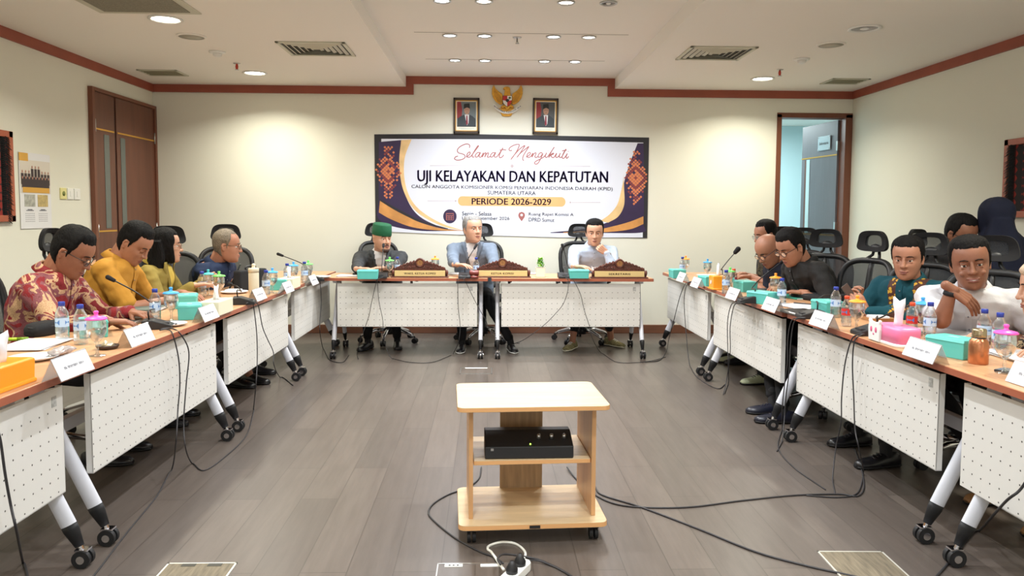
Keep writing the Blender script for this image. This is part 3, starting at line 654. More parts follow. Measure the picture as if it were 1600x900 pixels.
# ---------------------------------------------------------------- office chair
meshm = bpy.data.materials.new('chair_mesh'); meshm.use_nodes = True
_nt = meshm.node_tree; _b = _nt.nodes['Principled BSDF']; _b.inputs['Base Color'].default_value = (*S(58, 60, 62), 1); _b.inputs['Roughness'].default_value = .8; _b.inputs['Alpha'].default_value = .62
def curved(x, z, bow=.05, w=.25, lean=.12, y0=.22):    # backrest surface
    return y0+lean*(z-.5)/.6 - bow*(x/w)**2
def frame_ring(outl, r, rings=True):
    return outl
def make_chair():
    t = thing('office_chair', '', 'chair', group='black mesh office chairs')
    # base: five chrome legs
    hub = build('base_hub', MB().lathe([(.001, .08), (.045, .08), (.045, .13), (.03, .16), (.03, .22), (.026, .22), (.026, .42), (.001, .42)], 18), M['black'], t, smooth=True)
    for k in range(5):
        a = 2*PI*k/5+.3; c_, s_ = math.cos(a), math.sin(a)
        lg = build('base_leg', MB().tube([(c_*.03, s_*.03, .135), (c_*.15, s_*.15, .125), (c_*.26, s_*.26, .09), (c_*.30, s_*.30, .07)], [.022, .02, .016, .013], 10), M['chrome'], t, smooth=True)
        q = MB()
        for s2 in (-1, 1):
            o_ = Vector((-s_, c_, 0))*s2*.012; ce = Vector((c_*.31, s_*.31, .028)); q.tube([ce+o_*.4, ce+o_*2.1], .028, 14)
        q.tube([(c_*.30, s_*.30, .075), (c_*.31, s_*.31, .05)], .01, 8)
        autosmooth(build('caster', q, M['rubber'], lg))
    build('mechanism', MB().box(-.09, .09, -.09, .12, .40, .44), M['black'], t, bevel=.01)
    # seat cushion: rounded rectangle loft
    def rr(w, d, z, n=28, e=3.2, yo=0): return [(w*math.copysign(abs(math.cos(2*PI*j/n))**(2/e), math.cos(2*PI*j/n)), yo+d*math.copysign(abs(math.sin(2*PI*j/n))**(2/e), math.sin(2*PI*j/n)), z) for j in range(n)]
    build('seat', MB().rings([rr(.2, .2, .44), rr(.245, .24, .45), rr(.25, .245, .47), rr(.24, .235, .495), rr(.18, .18, .502)]), M['black_soft'], t, smooth=True)
    # back frame
    def outline(w0, w1, z0, z1, n=40, e=3.5):
        pts = []
        for j in range(n):
            a = 2*PI*j/n; c_, s_ = math.cos(a), math.sin(a)
            u = math.copysign(abs(c_)**(2/e), c_); v = math.copysign(abs(s_)**(2/e), s_)
            z = z0+(v*.5+.5)*(z1-z0); w = w0+(w1-w0)*(v*.5+.5); x = u*w
            pts.append(Vector((x, curved(x, z), z)))
        return pts
    o1 = outline(.20, .235, .56, 1.06)
    tube_pts = o1+[o1[0], o1[1]]
    bf = build('back_frame', MB().tube(tube_pts, .021, 10, cap=False, flat=1), M['black'], t, smooth=True)
    ms = MB(); n = 14
    g = []
    for i in range(n+1):
        z = .57+.48*i/n; w = (.20+.035*i/n)*(1-.35*abs(2*i/n-1)**6)
        g.append([(w*(2*j/n-1), curved(w*(2*j/n-1), z), z) for j in range(n+1)])
    ms.rings(g, cap=False, closed=False); me = build('back_mesh', ms, meshm, t, smooth=True)
    md = me.modifiers.new('s', 'SOLIDIFY'); md.thickness = .004
    # spine and lumbar
    build('spine', MB().tube([(0, .14, .42), (0, .25, .46), (0, .30, .62), (0, .29, .80), (0, .32, 1.0), (0, .345, 1.07)], [.03, .03, .028, .022, .018, .016], 10), M['black'], t, smooth=True)
    build('lumbar_pad', MB().rings([[(x*.17, .262-.03*x*x+yo*.02, .66+.05*zz) for x, zz in ((-1, -.7), (0, -1), (1, -.7), (1, .7), (0, 1), (-1, .7))] for yo in (0, .6, 1)]), M['black'], t, bevel=.006)
    # shoulder yoke and head rest
    yk = MB(); yk.tube([(-.06, .335, 1.065), (-.03, .37, 1.10), (-.02, .375, 1.15)], .011, 8); yk.tube([(.06, .335, 1.065), (.03, .37, 1.10), (.02, .375, 1.15)], .011, 8); yk.ell((0, .365, 1.15), (.05, .022, .03))
    build('headrest_bracket', yk, M['black'], t, smooth=True)
    def hr(u, v, th):
        w = .124-.018*v; x = u*w; z = 1.20+v*.075; return (x, .335-.05*(1-(u*u))*.0+.03*(1-u*u)-.02*v*v+th, z)
    n = 44; R0, R1 = [], []
    def sq(a, e): c_, s_ = math.cos(a), math.sin(a); return math.copysign(abs(c_)**(2/e), c_), math.copysign(abs(s_)**(2/e), s_)
    rg = []
    for sc, th in ((1, .0), (1.0, .028), (.58, .028), (.58, .0), (1, .0)):
        rg.append([hr(sq(2*PI*j/n, 3.6)[0]*sc, sq(2*PI*j/n, 3.6)[1]*sc, th-.014) for j in range(n)])
    h = build('headrest', MB().rings(rg, cap=False), M['black_soft'], t, smooth=True); autosmooth(h, .9)
    g = [[hr(.62*(2*j/8-1), .62*(2*i/8-1), 0) for j in range(9)] for i in range(9)]
    hm = build('headrest_mesh', MB().rings(g, cap=False, closed=False), meshm, h, smooth=True); hm.modifiers.new('s', 'SOLIDIFY').thickness = .004
    for s_ in (-1, 1):
        a = build('armrest', MB().tube([(s_*.27, -.13, .655), (s_*.275, -.05, .66), (s_*.275, .08, .66), (s_*.27, .13, .655)], [.018, .026, .026, .018], 12, flat=.55), M['black'], t, smooth=True)
        build('arm_post', MB().tube([(s_*.2, .02, .45), (s_*.27, .02, .46), (s_*.28, .02, .56), (s_*.275, .02, .65)], [.016, .016, .014, .014], 10), M['black'], a, smooth=True)
    return t
CH = make_chair(); uc = [False]
def chair(x, y, face, label, z=0):   # face: direction (deg) the sitter looks to
    return place(CH, uc, (x, y, z), math.radians(face+90), label)
chair(-2.52, 4.18, 0, 'black mesh office chair of the person in red batik, cut by the left edge')
chair(-2.50, 5.00, 0, 'black mesh office chair behind the person in the mustard shirt')
chair(-2.34, 5.74, -58, 'black mesh office chair behind the long haired person in olive jacket')
chair(-2.27, 6.60, -72, 'black mesh office chair behind the grey haired person in navy shirt')
chair(-1.06, 8.12, -58, 'black mesh office chair behind the person in the green cap')
chair(-.04, 8.16, -85, 'black mesh office chair behind the person in the grey suit')
chair(1.03, 8.14, -90, 'black mesh office chair behind the person resting chin on fist')
chair(2.70, 7.0, 235, 'black mesh office chair of the farthest sitter in the right row')
chair(2.62, 6.36, 235, 'black mesh office chair of the bald sitter in the right row')
chair(2.50, 5.75, 228, 'black mesh office chair behind the black shirt, near the doorway')
chair(2.46, 5.24, 200, 'black mesh office chair standing empty left of the teal shirt')
chair(2.64, 4.70, 215, 'black mesh office chair behind the person in the teal shirt')
chair(2.68, 4.02, 225, 'black mesh office chair behind the person in the white shirt')
chair(3.72, 5.85, -60, 'black mesh office chair of the second row, behind the half hidden head')

# ---------------------------------------------------------------- beech trolley with receiver
cart = thing('trolley', 'pale beech trolley with open shelves in the middle of the floor', 'trolley', (.185, 3.30, 0), math.radians(3.0))
def rboard(x0, x1, y0, y1, z0, z1, r=.03):
    o = []
    for cx_, cy_, a0 in ((x1-r, y0+r, -PI/2), (x1-r, y1-r, 0), (x0+r, y1-r, PI/2), (x0+r, y0+r, PI)):
        for k in range(5): a = a0+PI/2*k/4; o.append((cx_+r*math.cos(a), cy_+r*math.sin(a)))
    return [[(x, y, z) for x, y in o] for z in (z0, z1)]
def board(nm, x0, x1, y0, y1, z0, z1, r=.03):
    b = build(nm, MB().rings(rboard(x0, x1, y0, y1, z0, z1, r)), M['beech'], cart, bevel=.0015)
    rg = rboard(x0-.0012, x1+.0012, y0-.0012, y1+.0012, z0+.002, z1-.002, r)
    build('edge_band', MB().rings(rg, cap=False), M['beech_edge'], b, fix=False); return b
board('top_board', -.32, .318, -.235, .222, .568, .588)
bb = board('base_board', -.315, .312, -.235, .212, .07, .092)
build('maker_plate', MB().box(-.02, .025, -.2385, -.235, .074, .087), M['black'], bb)
board('shelf', -.25, .25, -.15, .20, .318, .338, .004)
for s_ in (-1, 1): build('side_panel', MB().box(s_*.262-.009, s_*.262+.009, -.165, .20, .092, .568), M['beech_v'], cart, bevel=.001)
build('back_board', MB().box(-.115, .085, .19, .203, .092, .568), mat('weathered_back_board', S(172, 146, 112), .6, noise_amt=.2, noise_scale=10, stretch=(6, 1, .5)), cart)
for x in (-.26, .26):
    for y in (-.18, .16):
        q = MB()
        for s2 in (-1, 1): q.tube([(x+s2*.004, y, .026), (x+s2*.018, y, .026)], .026, 14)
        q.box(x-.02, x+.02, y-.02, y+.02, .052, .07); autosmooth(build('caster', q, M['rubber'], cart))
rec = thing('receiver', 'black sloped wireless receiver box with three knobs on the trolley shelf', 'receiver', (.178, 3.25, .339), math.radians(1.5))
def slab(x0, x1, prof): return MB().rings([[(x, y, z) for y, z in prof] for x in (x0, x1)])
build('case', slab(-.19, .19, [(-.09, 0), (.09, 0), (.09, .088), (.03, .092), (-.088, .052)]), M['black'], rec, bevel=.004)
for x in (.045, .10, .155): build('knob', MB().lathe([(.009, 0), (.008, .02), (.001, .021)], 12, M=Matrix.Translation((x, -.03, .070)) @ Matrix.Rotation(.4, 4, 'X')), M['metal'], rec, smooth=True)
build('power_light', MB().ell((.005, -.074, .059), (.004, .004, .003), 8), mat('led_green', S(150, 220, 40), .4, emit=((.5, 1, .1), 3)), rec)
build('badge', MB().box(-.165, -.153, -.0915, -.089, .036, .046), M['metal'], rec)
# floor boxes
def floor_box(x, y, sx, sy, rz, label, strip):
    t = thing('floor_box', label, 'floor hatch', (x, y, 0), rz, 'metal rimmed floor hatches'); q = MB(); w_ = .007
    q.box(-sx, sx, sy-w_, sy, 0, .004); q.box(-sx, sx, -sy, -sy+w_, 0, .004); q.box(-sx, -sx+w_, -sy, sy, 0, .004); q.box(sx-w_, sx, -sy, sy, 0, .004)
    build('rim', q, mat('rim_metal', S(222, 220, 210), .35, .5), t); build('lid', MB().box(-sx+w_, sx-w_, -sy+w_, sy-w_, 0, .003), mat('hatch_carpet', S(112, 102, 84), .8, noise_amt=.35, noise_scale=14, stretch=(5, .6, 1)), t)
    if strip:
        q = MB(); q.box(-sx*.55, -sx*.15, sy-.03, sy-.008, .003, .0045); q.box(sx*.2, sx*.6, sy-.03, sy-.008, .003, .0045); build('cable_flap', q, M['vent_dark'], t)
floor_box(-1.12, 2.79, .135, .14, 0, 'carpeted floor hatch with white rim at the bottom left', True)
floor_box(1.49, 2.83, .135, .15, -.03, 'carpeted floor hatch with thin rim at the bottom right', False)
t = thing('floor_box', 'small clear rimmed floor hatch before the head tables', 'floor hatch', (-.10, 6.58, 0), 0, 'metal rimmed floor hatches'); q = MB()
for a in ((-.14, .14, .125, .132), (-.14, .14, -.132, -.125), (-.14, -.133, -.132, .132), (.133, .14, -.132, .132)): q.box(*a, 0, .004)
build('rim', q, M['metal'], t); build('lid', MB().box(-.133, .133, -.125, .125, 0, .003), M['floor'], t); q = MB(); q.box(-.1, .1, .09, .115, .003, .005); build('cable_flap', q, M['white'], t)
t = thing('floor_box', 'clear edged floor hatch at the bottom centre beside the power strip', 'floor hatch', (-.045, 2.77, 0), 0, 'metal rimmed floor hatches'); q = MB()
for a in ((-.15, .15, .125, .132), (-.15, .15, -.132, -.125), (-.15, -.145, -.132, .132), (.145, .15, -.132, .132)): q.box(*a, 0, .006)
build('rim', q, M['metal'], t); build('lid', MB().box(-.145, .145, -.125, .125, 0, .004), M['floor'], t)
q = MB(); q.box(-.12, -.05, .10, .12, .004, .007); q.box(.02, .1, .10, .12, .004, .007); fl = build('socket_plate', q, M['white'], t)
q = MB()
for k in range(3): q.box(-.105+k*.016, -.097+k*.016, .106, .114, .007, .008)
build('socket_hole', q, M['vent_dark'], fl)
ps = thing('power_strip', 'white power strip with black plugs at the bottom centre', 'power strip', (.085, 2.74, 0), math.radians(62))
build('body', MB().rings(rboard(-.15, .15, -.028, .028, 0, .035, .027)), M['white'], ps, bevel=.004)
for x in (.02, .09):
    p_ = build('plug', MB().rings([[(x+r*math.cos(k*PI/8), r*math.sin(k*PI/8), z) for k in range(16)] for r, z in ((.022, .035), (.023, .05), (.014, .068), (.008, .08))]), M['black'], ps, smooth=True)
P = lambda px, py, z=.004: on_z(px, py, z)
cable('cable', [P(787, 890, .03), P(770, 866), P(762, 858), P(766, 852), P(785, 847), P(806, 850), P(820, 862), P(818, 874), P(800, 886, .03)], .0055, mat('white_cable', S(232, 230, 220), .5), 'looped white cable of the power strip on the floor')
cable('cable', [P(752, 730, .01), P(748, 748), P(730, 762), P(700, 773), P(676, 788), P(670, 803), P(685, 820), P(715, 843), P(750, 862), P(775, 873), P(786, 880, .05)], .004, M['cable'], 'black cable looping left of the trolley down to the power strip')
cable('cable', [P(782, 882, .06), P(778, 872, .06), P(790, 866, .03), P(830, 872), P(868, 886), P(900, 905), P(940, 930)], .0045, M['cable'], 'thick black cable running from the power strip off the bottom edge')
cable('cable', [P(886, 730, .012), P(900, 748), P(925, 770), P(960, 787), P(1010, 793), P(1080, 792), P(1160, 782), P(1240, 774), P(1310, 772), P(1340, 775), P(1350, 760), P(1345, 730), P(1335, 700)], .004, M['cable'], 'black cable from the trolley sweeping right to the second table')
cable('cable', [P(925, 745, .012), P(932, 765), P(945, 775), P(1000, 792), P(1090, 826), P(1180, 862), P(1260, 884), P(1345, 903), P(1420, 925)], .0045, M['cable'], 'black cable from the trolley running diagonally to the lower right')
cable('cable', [P(805, 876), P(840, 876, .01), P(862, 884), P(880, 893)], .003, M['cable'], 'thin black cable end beside the power strip')
# ---------------------------------------------------------------- table-top things
clearp = clear_mat('clear_plastic', (.97, .985, 1), .10); glassm = clear_mat('drinking_glass', (.97, .99, .98), .12); acryl = clear_mat('clear_acrylic', (.97, .98, 1), .08)
capb = mat('cap_blue', S(38, 60, 160), .4); teal = mat('teal_card', S(92, 190, 180), .5, noise_amt=.03, noise_scale=9)
M_lb = mat('label_blue_pale', S(86, 134, 200), .4); labm = mat('bottle_label', S(190, 214, 240), .4, noise_amt=.0); labb = mat('label_blue', S(50, 110, 190), .4); waterm = clear_mat('water', (.90, .96, 1), .05)
redc = mat('cap_red', S(226, 84, 50), .4)
LID = dict(pink=S(240, 92, 190), blue=S(70, 165, 225), green=S(120, 220, 110), orange=S(250, 160, 50), teal=S(70, 190, 190))
LIDM = {k: mat('lid_'+k, v, .35) for k, v in LID.items()}
def make_bottle(cap=capb, h=.185):
    k = h/.185
    t = thing('water_bottle', '', 'bottle', group='small plastic water bottles on the tables'); labm_ = labm if cap is capb else mat('label_red', S(206, 50, 44), .4)
    build('body', MB().lathe([(.001, .003), (.026*k, 0), (.030*k, .006), (.0305*k, .03), (.0285*k, .036), (.0305*k, .042), (.0305*k, .062), (.029*k, .066), (.029*k, .112*k), (.0305*k, .118*k), (.028*k, .135*k), (.016*k, .158*k), (.0125*k, .166*k), (.0125*k, .172*k)], 20), clearp, t, smooth=True)
    build('water', MB().lathe([(.001, .005), (.027*k, .005), (.028*k, .03), (.0265*k, .115*k), (.001, .115*k)], 16), waterm, t, smooth=True)
    build('cap', MB().lathe([(.0145*k, .166*k), (.0148*k, .184*k), (.013*k, .186*k), (.001, .186*k)], 18), cap, t, smooth=True)
    lb = build('label', MB().lathe([(.0298*k, .068*k), (.0298*k, .110*k)], 20, cap=False), labm_, t, smooth=True)
    q = MB()
    for a0 in (0, 2.1, 4.2):
        rg = [[(.0301*k*math.cos(a0+j*.16), .0301*k*math.sin(a0+j*.16), (.089+.014*math.cos(j*.55-2+i*PI)*.7+(i*2-1)*.006)*k) for j in range(9)] for i in (0, 1)]
        q.rings(rg, cap=False, closed=False)
    build('label_print', q, M_lb, lb, fix=False)
    return t
BT = make_bottle(); ub = [False]; BTR = make_bottle(redc, .17); ubr = [False]
def bottle(px, py, label, proto=None, rz=None):
    v = on_z(px, py); p, u = (BTR, ubr) if proto else (BT, ub)
    return place(p, u, v, rz if rz is not None else random.uniform(0, 6), label)
def make_goblet(col):
    t = thing('goblet', '', 'glass', group='lidded goblets on the tables')
    build('bowl', MB().lathe([(.001, .062), (.012, .062), (.028, .078), (.037, .10), (.0385, .125), (.035, .155), (.033, .160), (.0315, .158), (.0335, .15), (.036, .125), (.0345, .102), (.026, .083), (.001, .068)], 24), glassm, t, smooth=True)
    build('foot', MB().lathe([(.001, 0), (.033, 0), (.033, .003), (.01, .007), (.0055, .018), (.0075, .035), (.005, .05), (.012, .062), (.001, .064)], 22), glassm, t, smooth=True)
    build('water', MB().lathe([(.001, .068), (.025, .084), (.0335, .103), (.035, .115), (.001, .115)], 20), waterm, t, smooth=True)
    build('lid', MB().lathe([(.001, .158), (.034, .158), (.043, .156), (.044, .159), (.038, .165), (.016, .170), (.008, .173), (.008, .182), (.011, .187), (.008, .193), (.001, .194)], 24), LIDM[col], t, smooth=True)
    return t
GB = {}
def goblet(px, py, col, label):
    if col not in GB: GB[col] = (make_goblet(col), [False])
    p, u = GB[col]; return place(p, u, on_z(px, py), random.uniform(0, 6), label)
def make_snack():
    t = thing('snack_box', '', 'box', group='teal paper snack boxes'); w, d, h = .09, .06, .075
    build('carton', MB().rings([[(-w, -d, 0), (w, -d, 0), (w, d, 0), (-w, d, 0)], [(-w-.004, -d-.003, h), (w+.004, -d-.003, h), (w+.004, d+.003, h), (-w-.004, d+.003, h)]]), teal, t, bevel=.003)
    ld = build('lid_flap', MB().rings([[(-w-.005, -d-.006, h-.004), (w+.005, -d-.006, h-.004), (w+.005, d+.004, h-.004), (-w-.005, d+.004, h-.004)], [(-w-.003, -d+.002, h+.009), (w+.003, -d+.002, h+.009), (w+.003, d, h+.009), (-w-.003, d, h+.009)]]), teal, t, bevel=.002)
    build('sticker', MB().box(-.025, .025, -.012, .014, h+.009, h+.0105), mat('pale_sticker', S(150, 215, 205), .5), ld)
    return t
SB = make_snack(); us = [False]
def snack(px, py, rz, label): return place(SB, us, on_z(px, py), rz, label)
# tent name cards
def make_card(seed):
    rnd = random.Random(seed); t = thing('name_card', '', 'name card', group='white paper name cards in clear holders')
    R_ = Matrix.Rotation(-.42, 4, 'X'); w, h = .115, .088
    build('paper', MB().box(-w, w, -.0004, .0004, 0, h, M=Matrix.Translation((0, -.036, .003)) @ R_), M['paper'], t)
    build('holder', MB().box(-w-.002, w+.002, .0006, .0026, 0, h+.002, M=Matrix.Translation((0, -.036, .001)) @ R_).box(-w-.002, w+.002, -.0026, -.0006, 0, h+.002, M=Matrix.Translation((0, .036, .001)) @ Matrix.Rotation(.42, 4, 'X')), acryl, t)
    q = MB(); x = -w*.55
    while x < w*.6:                                     # illegible small print
        X = Matrix.Translation((0, -.036, .003)) @ R_ @ Matrix.Translation((x, -.0009, h*.47)); k = rnd.random(); u_ = .0042
        if k < .82:
            q.box(-u_*.5, -u_*.28, 0, .0004, -.005, .005, M=X)
            if k < .5: q.box(u_*.2, u_*.42, 0, .0004, -.005, .005, M=X)
            q.box(-u_*.5, u_*.42, 0, .0004, -.0008+rnd.choice((-.0042, 0, .0042)), .0008+rnd.choice((0, 0)), M=X)
        x += .0062
    build('printed_line', q, M['print'], t); return t
NC = make_card(3); un = [False]
def card(px, py, rz, label): return place(NC, un, on_z(px, py), rz, label)
# microphones
def mic(px, py, rz, head, label, z=.77, mid=None, hr=.014, hl=.036, s=1):
    b = on_z(px, py, z); t = thing('microphone', label, 'microphone', b, 0, 'gooseneck conference microphones')
    Rz = Matrix.Rotation(rz, 4, 'Z')
    bs = build('base', MB().rings([[(x, y, z_) for y, z_ in ((-.075, 0), (.07, 0), (.07, .048), (.02, .05), (-.072, .022))] for x in (-.058, .058)]), M['black'], t, bevel=.005)
    bs.data.transform(Rz)
    q = MB().box(-.03, .03, -.06, -.035, .024, .034, M=Rz); build('button_row', q, M['cable'], bs)
    a = Rz @ Vector((0, .04, .05)); h = Vector(head)-b
    pts = [a, a+Vector((0, 0, .045))]+([Vector(m)-b for m in mid] if mid else [a+(h-a)*.35+Vector((0, 0, .05))])+[h]
    sp = spline(pts, 8); build('gooseneck', MB().tube(sp, .0042, 8), M['black'], t, smooth=True)
    d = (sp[-1]-sp[-3]).normalized(); e = h+d*hl
    build('windscreen', MB().capsule(h-d*.01, e, hr*.8, hr, 14), M['black_soft'], t, smooth=True)
    return t
def at(px, py, depth): v = ray(px, py); return Vector((v.x*depth/v.y, depth, CAM_H+v.z*depth/v.y))

L90, R90 = PI/2, -PI/2
# ---- left row
t = thing('tissue_box', 'orange plastic tissue box at the left photo edge', 'tissue box', on_z(2, 606), L90)
org = mat('orange_plastic', S(250, 160, 30), .3)
build('body', MB().rings([[(x*k, y*k, z) for x, y in ((-.11, -.055), (.11, -.055), (.11, .055), (-.11, .055))] for k, z in ((1.04, 0), (1.04, .012), (.97, .013), (1, .085), (.9, .09))]), org, t, bevel=.004)
def tissue(mb, h=.09, w=.045, seed=1):
    rnd = random.Random(seed); rg = []
    for i in range(6):
        f_ = i/5; rg.append([((w*(.35+.75*f_)*(1+.25*math.sin(3*a+seed)))*math.cos(a)*(.9 if i < 5 else .7), w*.30*(1+.5*math.sin(2*a+i+seed))*math.sin(a)*(1-.3*f_), h*f_+.012*math.sin(2*a+seed)*f_) for a in [2*PI*j/16 for j in range(16)]])
    return mb.rings(rg)
build('tissue', tissue(MB(), .10, .05, 2), M['paper'], t, smooth=True, loc=(0, 0, .085))
card(108, 587, L90, 'name card in clear holder nearest the viewer on the left row, beside the orange box')
card(213, 537, L90-.02, 'name card on the left row just before the first microphone base')
card(322, 500, L90, 'name card on the left row before the cream tissue box')
card(402, 469, L90, 'name card on the left row before the tall cream flask')
card(447, 457, L90, 'name card on the left row under the far cream tissue box')
card(487, 445, L90, 'farthest name card on the left row, at the corner')
bottle(98, 532, 'blue capped water bottle beside the black pouch, lower of the near left pair')
bottle(127, 538, 'blue capped water bottle beside the pink lidded goblet on the left row')
goblet(152, 556, 'pink', 'goblet with pink lid on the left row before the batik shirt')
snack(146, 524, L90+.5, 'teal snack box behind the pink lidded goblet on the left row')
def pouch(nm, lab, cat, loc, rz, sx, sy, sz, m_):
    t = thing(nm, lab, cat, loc, rz)
    rg = []
    for z, k in ((0, .9), (.15, 1), (.6, 1), (.9, .9), (1, .7)):
        rg.append([(sx*k*math.copysign(abs(math.cos(a))**.5, math.cos(a)), sy*k*math.copysign(abs(math.sin(a))**.5, math.sin(a)), sz*z) for a in [2*PI*j/28 for j in range(28)]])
    build('body', MB().rings(rg), m_, t, smooth=True)
    build('zip', MB().tube([(sx*1.0*math.cos(a)*.98, sy*.99*math.sin(a), sz*.7) for a in [2*PI*j/28 for j in range(29)]], .003, 6, cap=False), M['cable'], t, smooth=True)
    return t
pouch('pouch', 'black zipped pouch on the table before the batik shirt', 'pouch', on_z(78, 521), L90-.2, .13, .055, .065, M['black_soft'])
def papers(loc, rz, sx, sy, n, label, m_=None, nm='paper_stack', cat='papers', grp=None):
    t = thing(nm, label, cat, loc, rz, grp); rnd = random.Random(n+int(sx*100)); 
    for k in range(n):
        X = Matrix.Rotation(rnd.uniform(-.12, .12), 4, 'Z') @ Matrix.Translation((rnd.uniform(-.01, .01), rnd.uniform(-.01, .01), .0015+k*.0022))
        build('sheet', MB().box(-sx, sx, -sy, sy, 0, .0018, M=X), m_ or M['paper'], t)
    return t
papers(on_z(52, 540), L90+.1, .15, .105, 4, 'white sheets of paper by the pouch on the left row')
pl = thing('plate', 'white paper plate by the orange tissue box', 'plate', on_z(52, 562)); build('dish', MB().lathe([(.001, .002), (.07, .003), (.095, .014), (.096, .016), (.07, .006), (.001, .005)], 28), M['paper'], pl, smooth=True); build('napkin', MB().box(-.05, .04, -.04, .05, .006, .012), M['paper'], pl, bevel=.003)
pen = thing('highlighter', 'lime green highlighter lying at the left table edge', 'pen', on_z(20, 533)+Vector((0, 0, .009)), .2); build('barrel', MB().tube([(-.06, 0, 0), (.05, 0, 0)], .008, 10), mat('lime', S(170, 200, 30), .4), pen, smooth=True); build('cap', MB().tube([(.02, 0, 0), (.065, 0, 0)], .009, 10), mat('lime_dark', S(110, 140, 20), .4), pen, smooth=True)
wr = thing('snack_wrapper', 'crumpled clear snack wrapper behind the nearest left name card', 'wrapper', on_z(97, 556), L90)
q = MB(); rg = [[(.055*(2*i/8-1), .03*math.cos(a)+.004*math.sin(5*a+i), .022+.02*math.sin(a)*(.5+.5*math.sin(PI*i/8))+.003*math.sin(4*a+2*i)) for a in [2*PI*j/12 for j in range(12)]] for i in range(9)]
build('wrap', q.rings(rg), mat('wrapper', S(190, 180, 178), .25, .2, noise_amt=.4, noise_scale=40), wr, smooth=True)
ds = thing('coaster_dish', 'small dark round dish beside the first microphone on the left', 'dish', on_z(168, 545)); build('dish', MB().lathe([(.001, .002), (.04, .002), (.048, .016), (.046, .018), (.04, .008), (.001, .008)], 22), mat('dark_dish', S(62, 44, 36), .4), ds, smooth=True)
q = MB(); rg = [[(.03*math.cos(a)*k, .03*math.sin(a)*k, .012+.01*i+.004*math.sin(3*a)) for a in [2*PI*j/12 for j in range(12)]] for i, k in enumerate((1, .8, .5))]; build('foil', q.rings(rg), mat('crumpled_foil', S(196, 180, 150), .3, .5), ds, smooth=True)
def laptop(loc, rz, label, open_=None, m_=None):
    t = thing('laptop', label, 'laptop', loc, rz); m_ = m_ or M['metal']
    b_ = build('base', MB().box(-.15, .15, -.105, .105, .002, .016), m_, t, bevel=.004); build('keyboard', MB().box(-.13, .13, -.02, .085, .016, .0175), M['black'], b_)
    if open_ is not None:
        X = Matrix.Translation((0, .105, .016)) @ Matrix.Rotation(-open_, 4, 'X'); s_ = build('screen', MB().box(-.15, .15, 0, .007, 0, .2, M=X), m_, t, bevel=.003); build('display', MB().box(-.14, .14, -.001, .0, .012, .19, M=X), M['black'], s_)
    return t
laptop(on_z(200, 502), -L90, 'thin silver tablet keyboard under the batik sitter\'s hands')
mic(246, 513, L90+.3, at(176, 437, 4.45)+Vector((0, 0, .0)), 'gooseneck microphone before the batik shirt, leaning to the left', mid=[at(243, 480, 4.35), at(215, 458, 4.4)])
bottle(243, 503, 'blue capped water bottle behind the first left microphone')
goblet(268, 502, 'blue', 'goblet with blue lid beside a teal box on the left row')
snack(297, 497, L90+.35, 'teal snack box behind the third name card on the left row')
snack(292, 480, L90+.3, 'teal snack box farther back beside the mustard sitter')
pl = thing('plate', 'white plate with dark crumbs on the left row', 'plate', on_z(266, 509)); build('dish', MB().lathe([(.001, .002), (.06, .003), (.085, .014), (.086, .016), (.06, .006), (.001, .005)], 28), M['paper'], pl, smooth=True)
q = MB()
for k in range(7): a = k*1.3; q.ell((.03*math.cos(a), .02*math.sin(a), .01), (.008, .006, .004), 8)
build('crumbs', q, M['black'], pl, smooth=True)
fd = thing('folder', 'grey green closed folder under the mustard sitter\'s forearm', 'folder', on_z(225, 484), L90+.1); build('cover', MB().box(-.17, .17, -.12, .12, .002, .022), mat('greygreen_cover', S(96, 108, 100), .6), fd, bevel=.003); build('page_block', MB().box(-.165, .168, -.122, .115, .005, .018), M['paper'], fd)
def cream_tissue(px, py, rz, label, seed):
    t = thing('tissue_box', label, 'tissue box', on_z(px, py), rz); crm = mat('cream_box', S(236, 228, 200), .5)
    b_ = build('box', MB().box(-.125, .125, -.06, .06, 0, .085), crm, t, bevel=.004)
    build('slot', MB().rings([[(.06*math.cos(a), .02*math.sin(a), z) for a in [2*PI*j/20 for j in range(20)]] for z in (.0845, .0862)]), mat('slot_shadow', S(190, 184, 170), .7), b_)
    build('tissue', tissue(MB(), .08, .04, seed), M['paper'], t, smooth=True, loc=(0, 0, .085))
cream_tissue(338, 490, L90, 'cream tissue box before the woman in olive, with tissue sticking out', 3)
cream_tissue(452, 450, L90, 'cream tissue box near the far end of the left row', 5)
mic(381, 475, L90+.2, at(361, 444, 5.6), 'black gooseneck microphone before the olive jacket, bent low', mid=[at(377, 455, 5.45), at(370, 447, 5.5)])
bottle(316, 464, 'blue capped water bottle before the woman in olive')
goblet(343, 466, 'green', 'goblet with green lid before the navy shirt on the left row')
goblet(326, 462, 'teal', 'goblet with teal lid next to the green lidded one')
pl = thing('plate', 'white plate with folded napkin before the navy shirt', 'plate', on_z(366, 458)); build('dish', MB().lathe([(.001, .002), (.07, .003), (.1, .014), (.101, .016), (.07, .006), (.001, .005)], 28), M['paper'], pl, smooth=True); build('napkin', MB().box(-.06, .05, -.05, .05, .006, .03), M['paper'], pl, bevel=.008)
bg = thing('laptop_bag', 'black laptop bag standing on the table before the navy shirt', 'bag', on_z(392, 452), L90-.35)
build('body', MB().box(-.17, .17, -.035, .035, 0, .16), M['black_soft'], bg, bevel=.015, seg=3); build('handle', MB().tube(spline([(-.06, 0, .155), (-.05, 0, .185), (.05, 0, .185), (.06, 0, .155)]), .007, 8), M['black'], bg, smooth=True)
ph = thing('phone_stand', 'slim dark phone leaning up on a stand before the navy shirt', 'phone', at(362, 452, 5.95)*1, 0); ph.location.z = .77
_d = (at(374, 414, 5.95)-at(358, 450, 5.95)).normalized(); _s = Vector((1, .1, 0)).normalized()
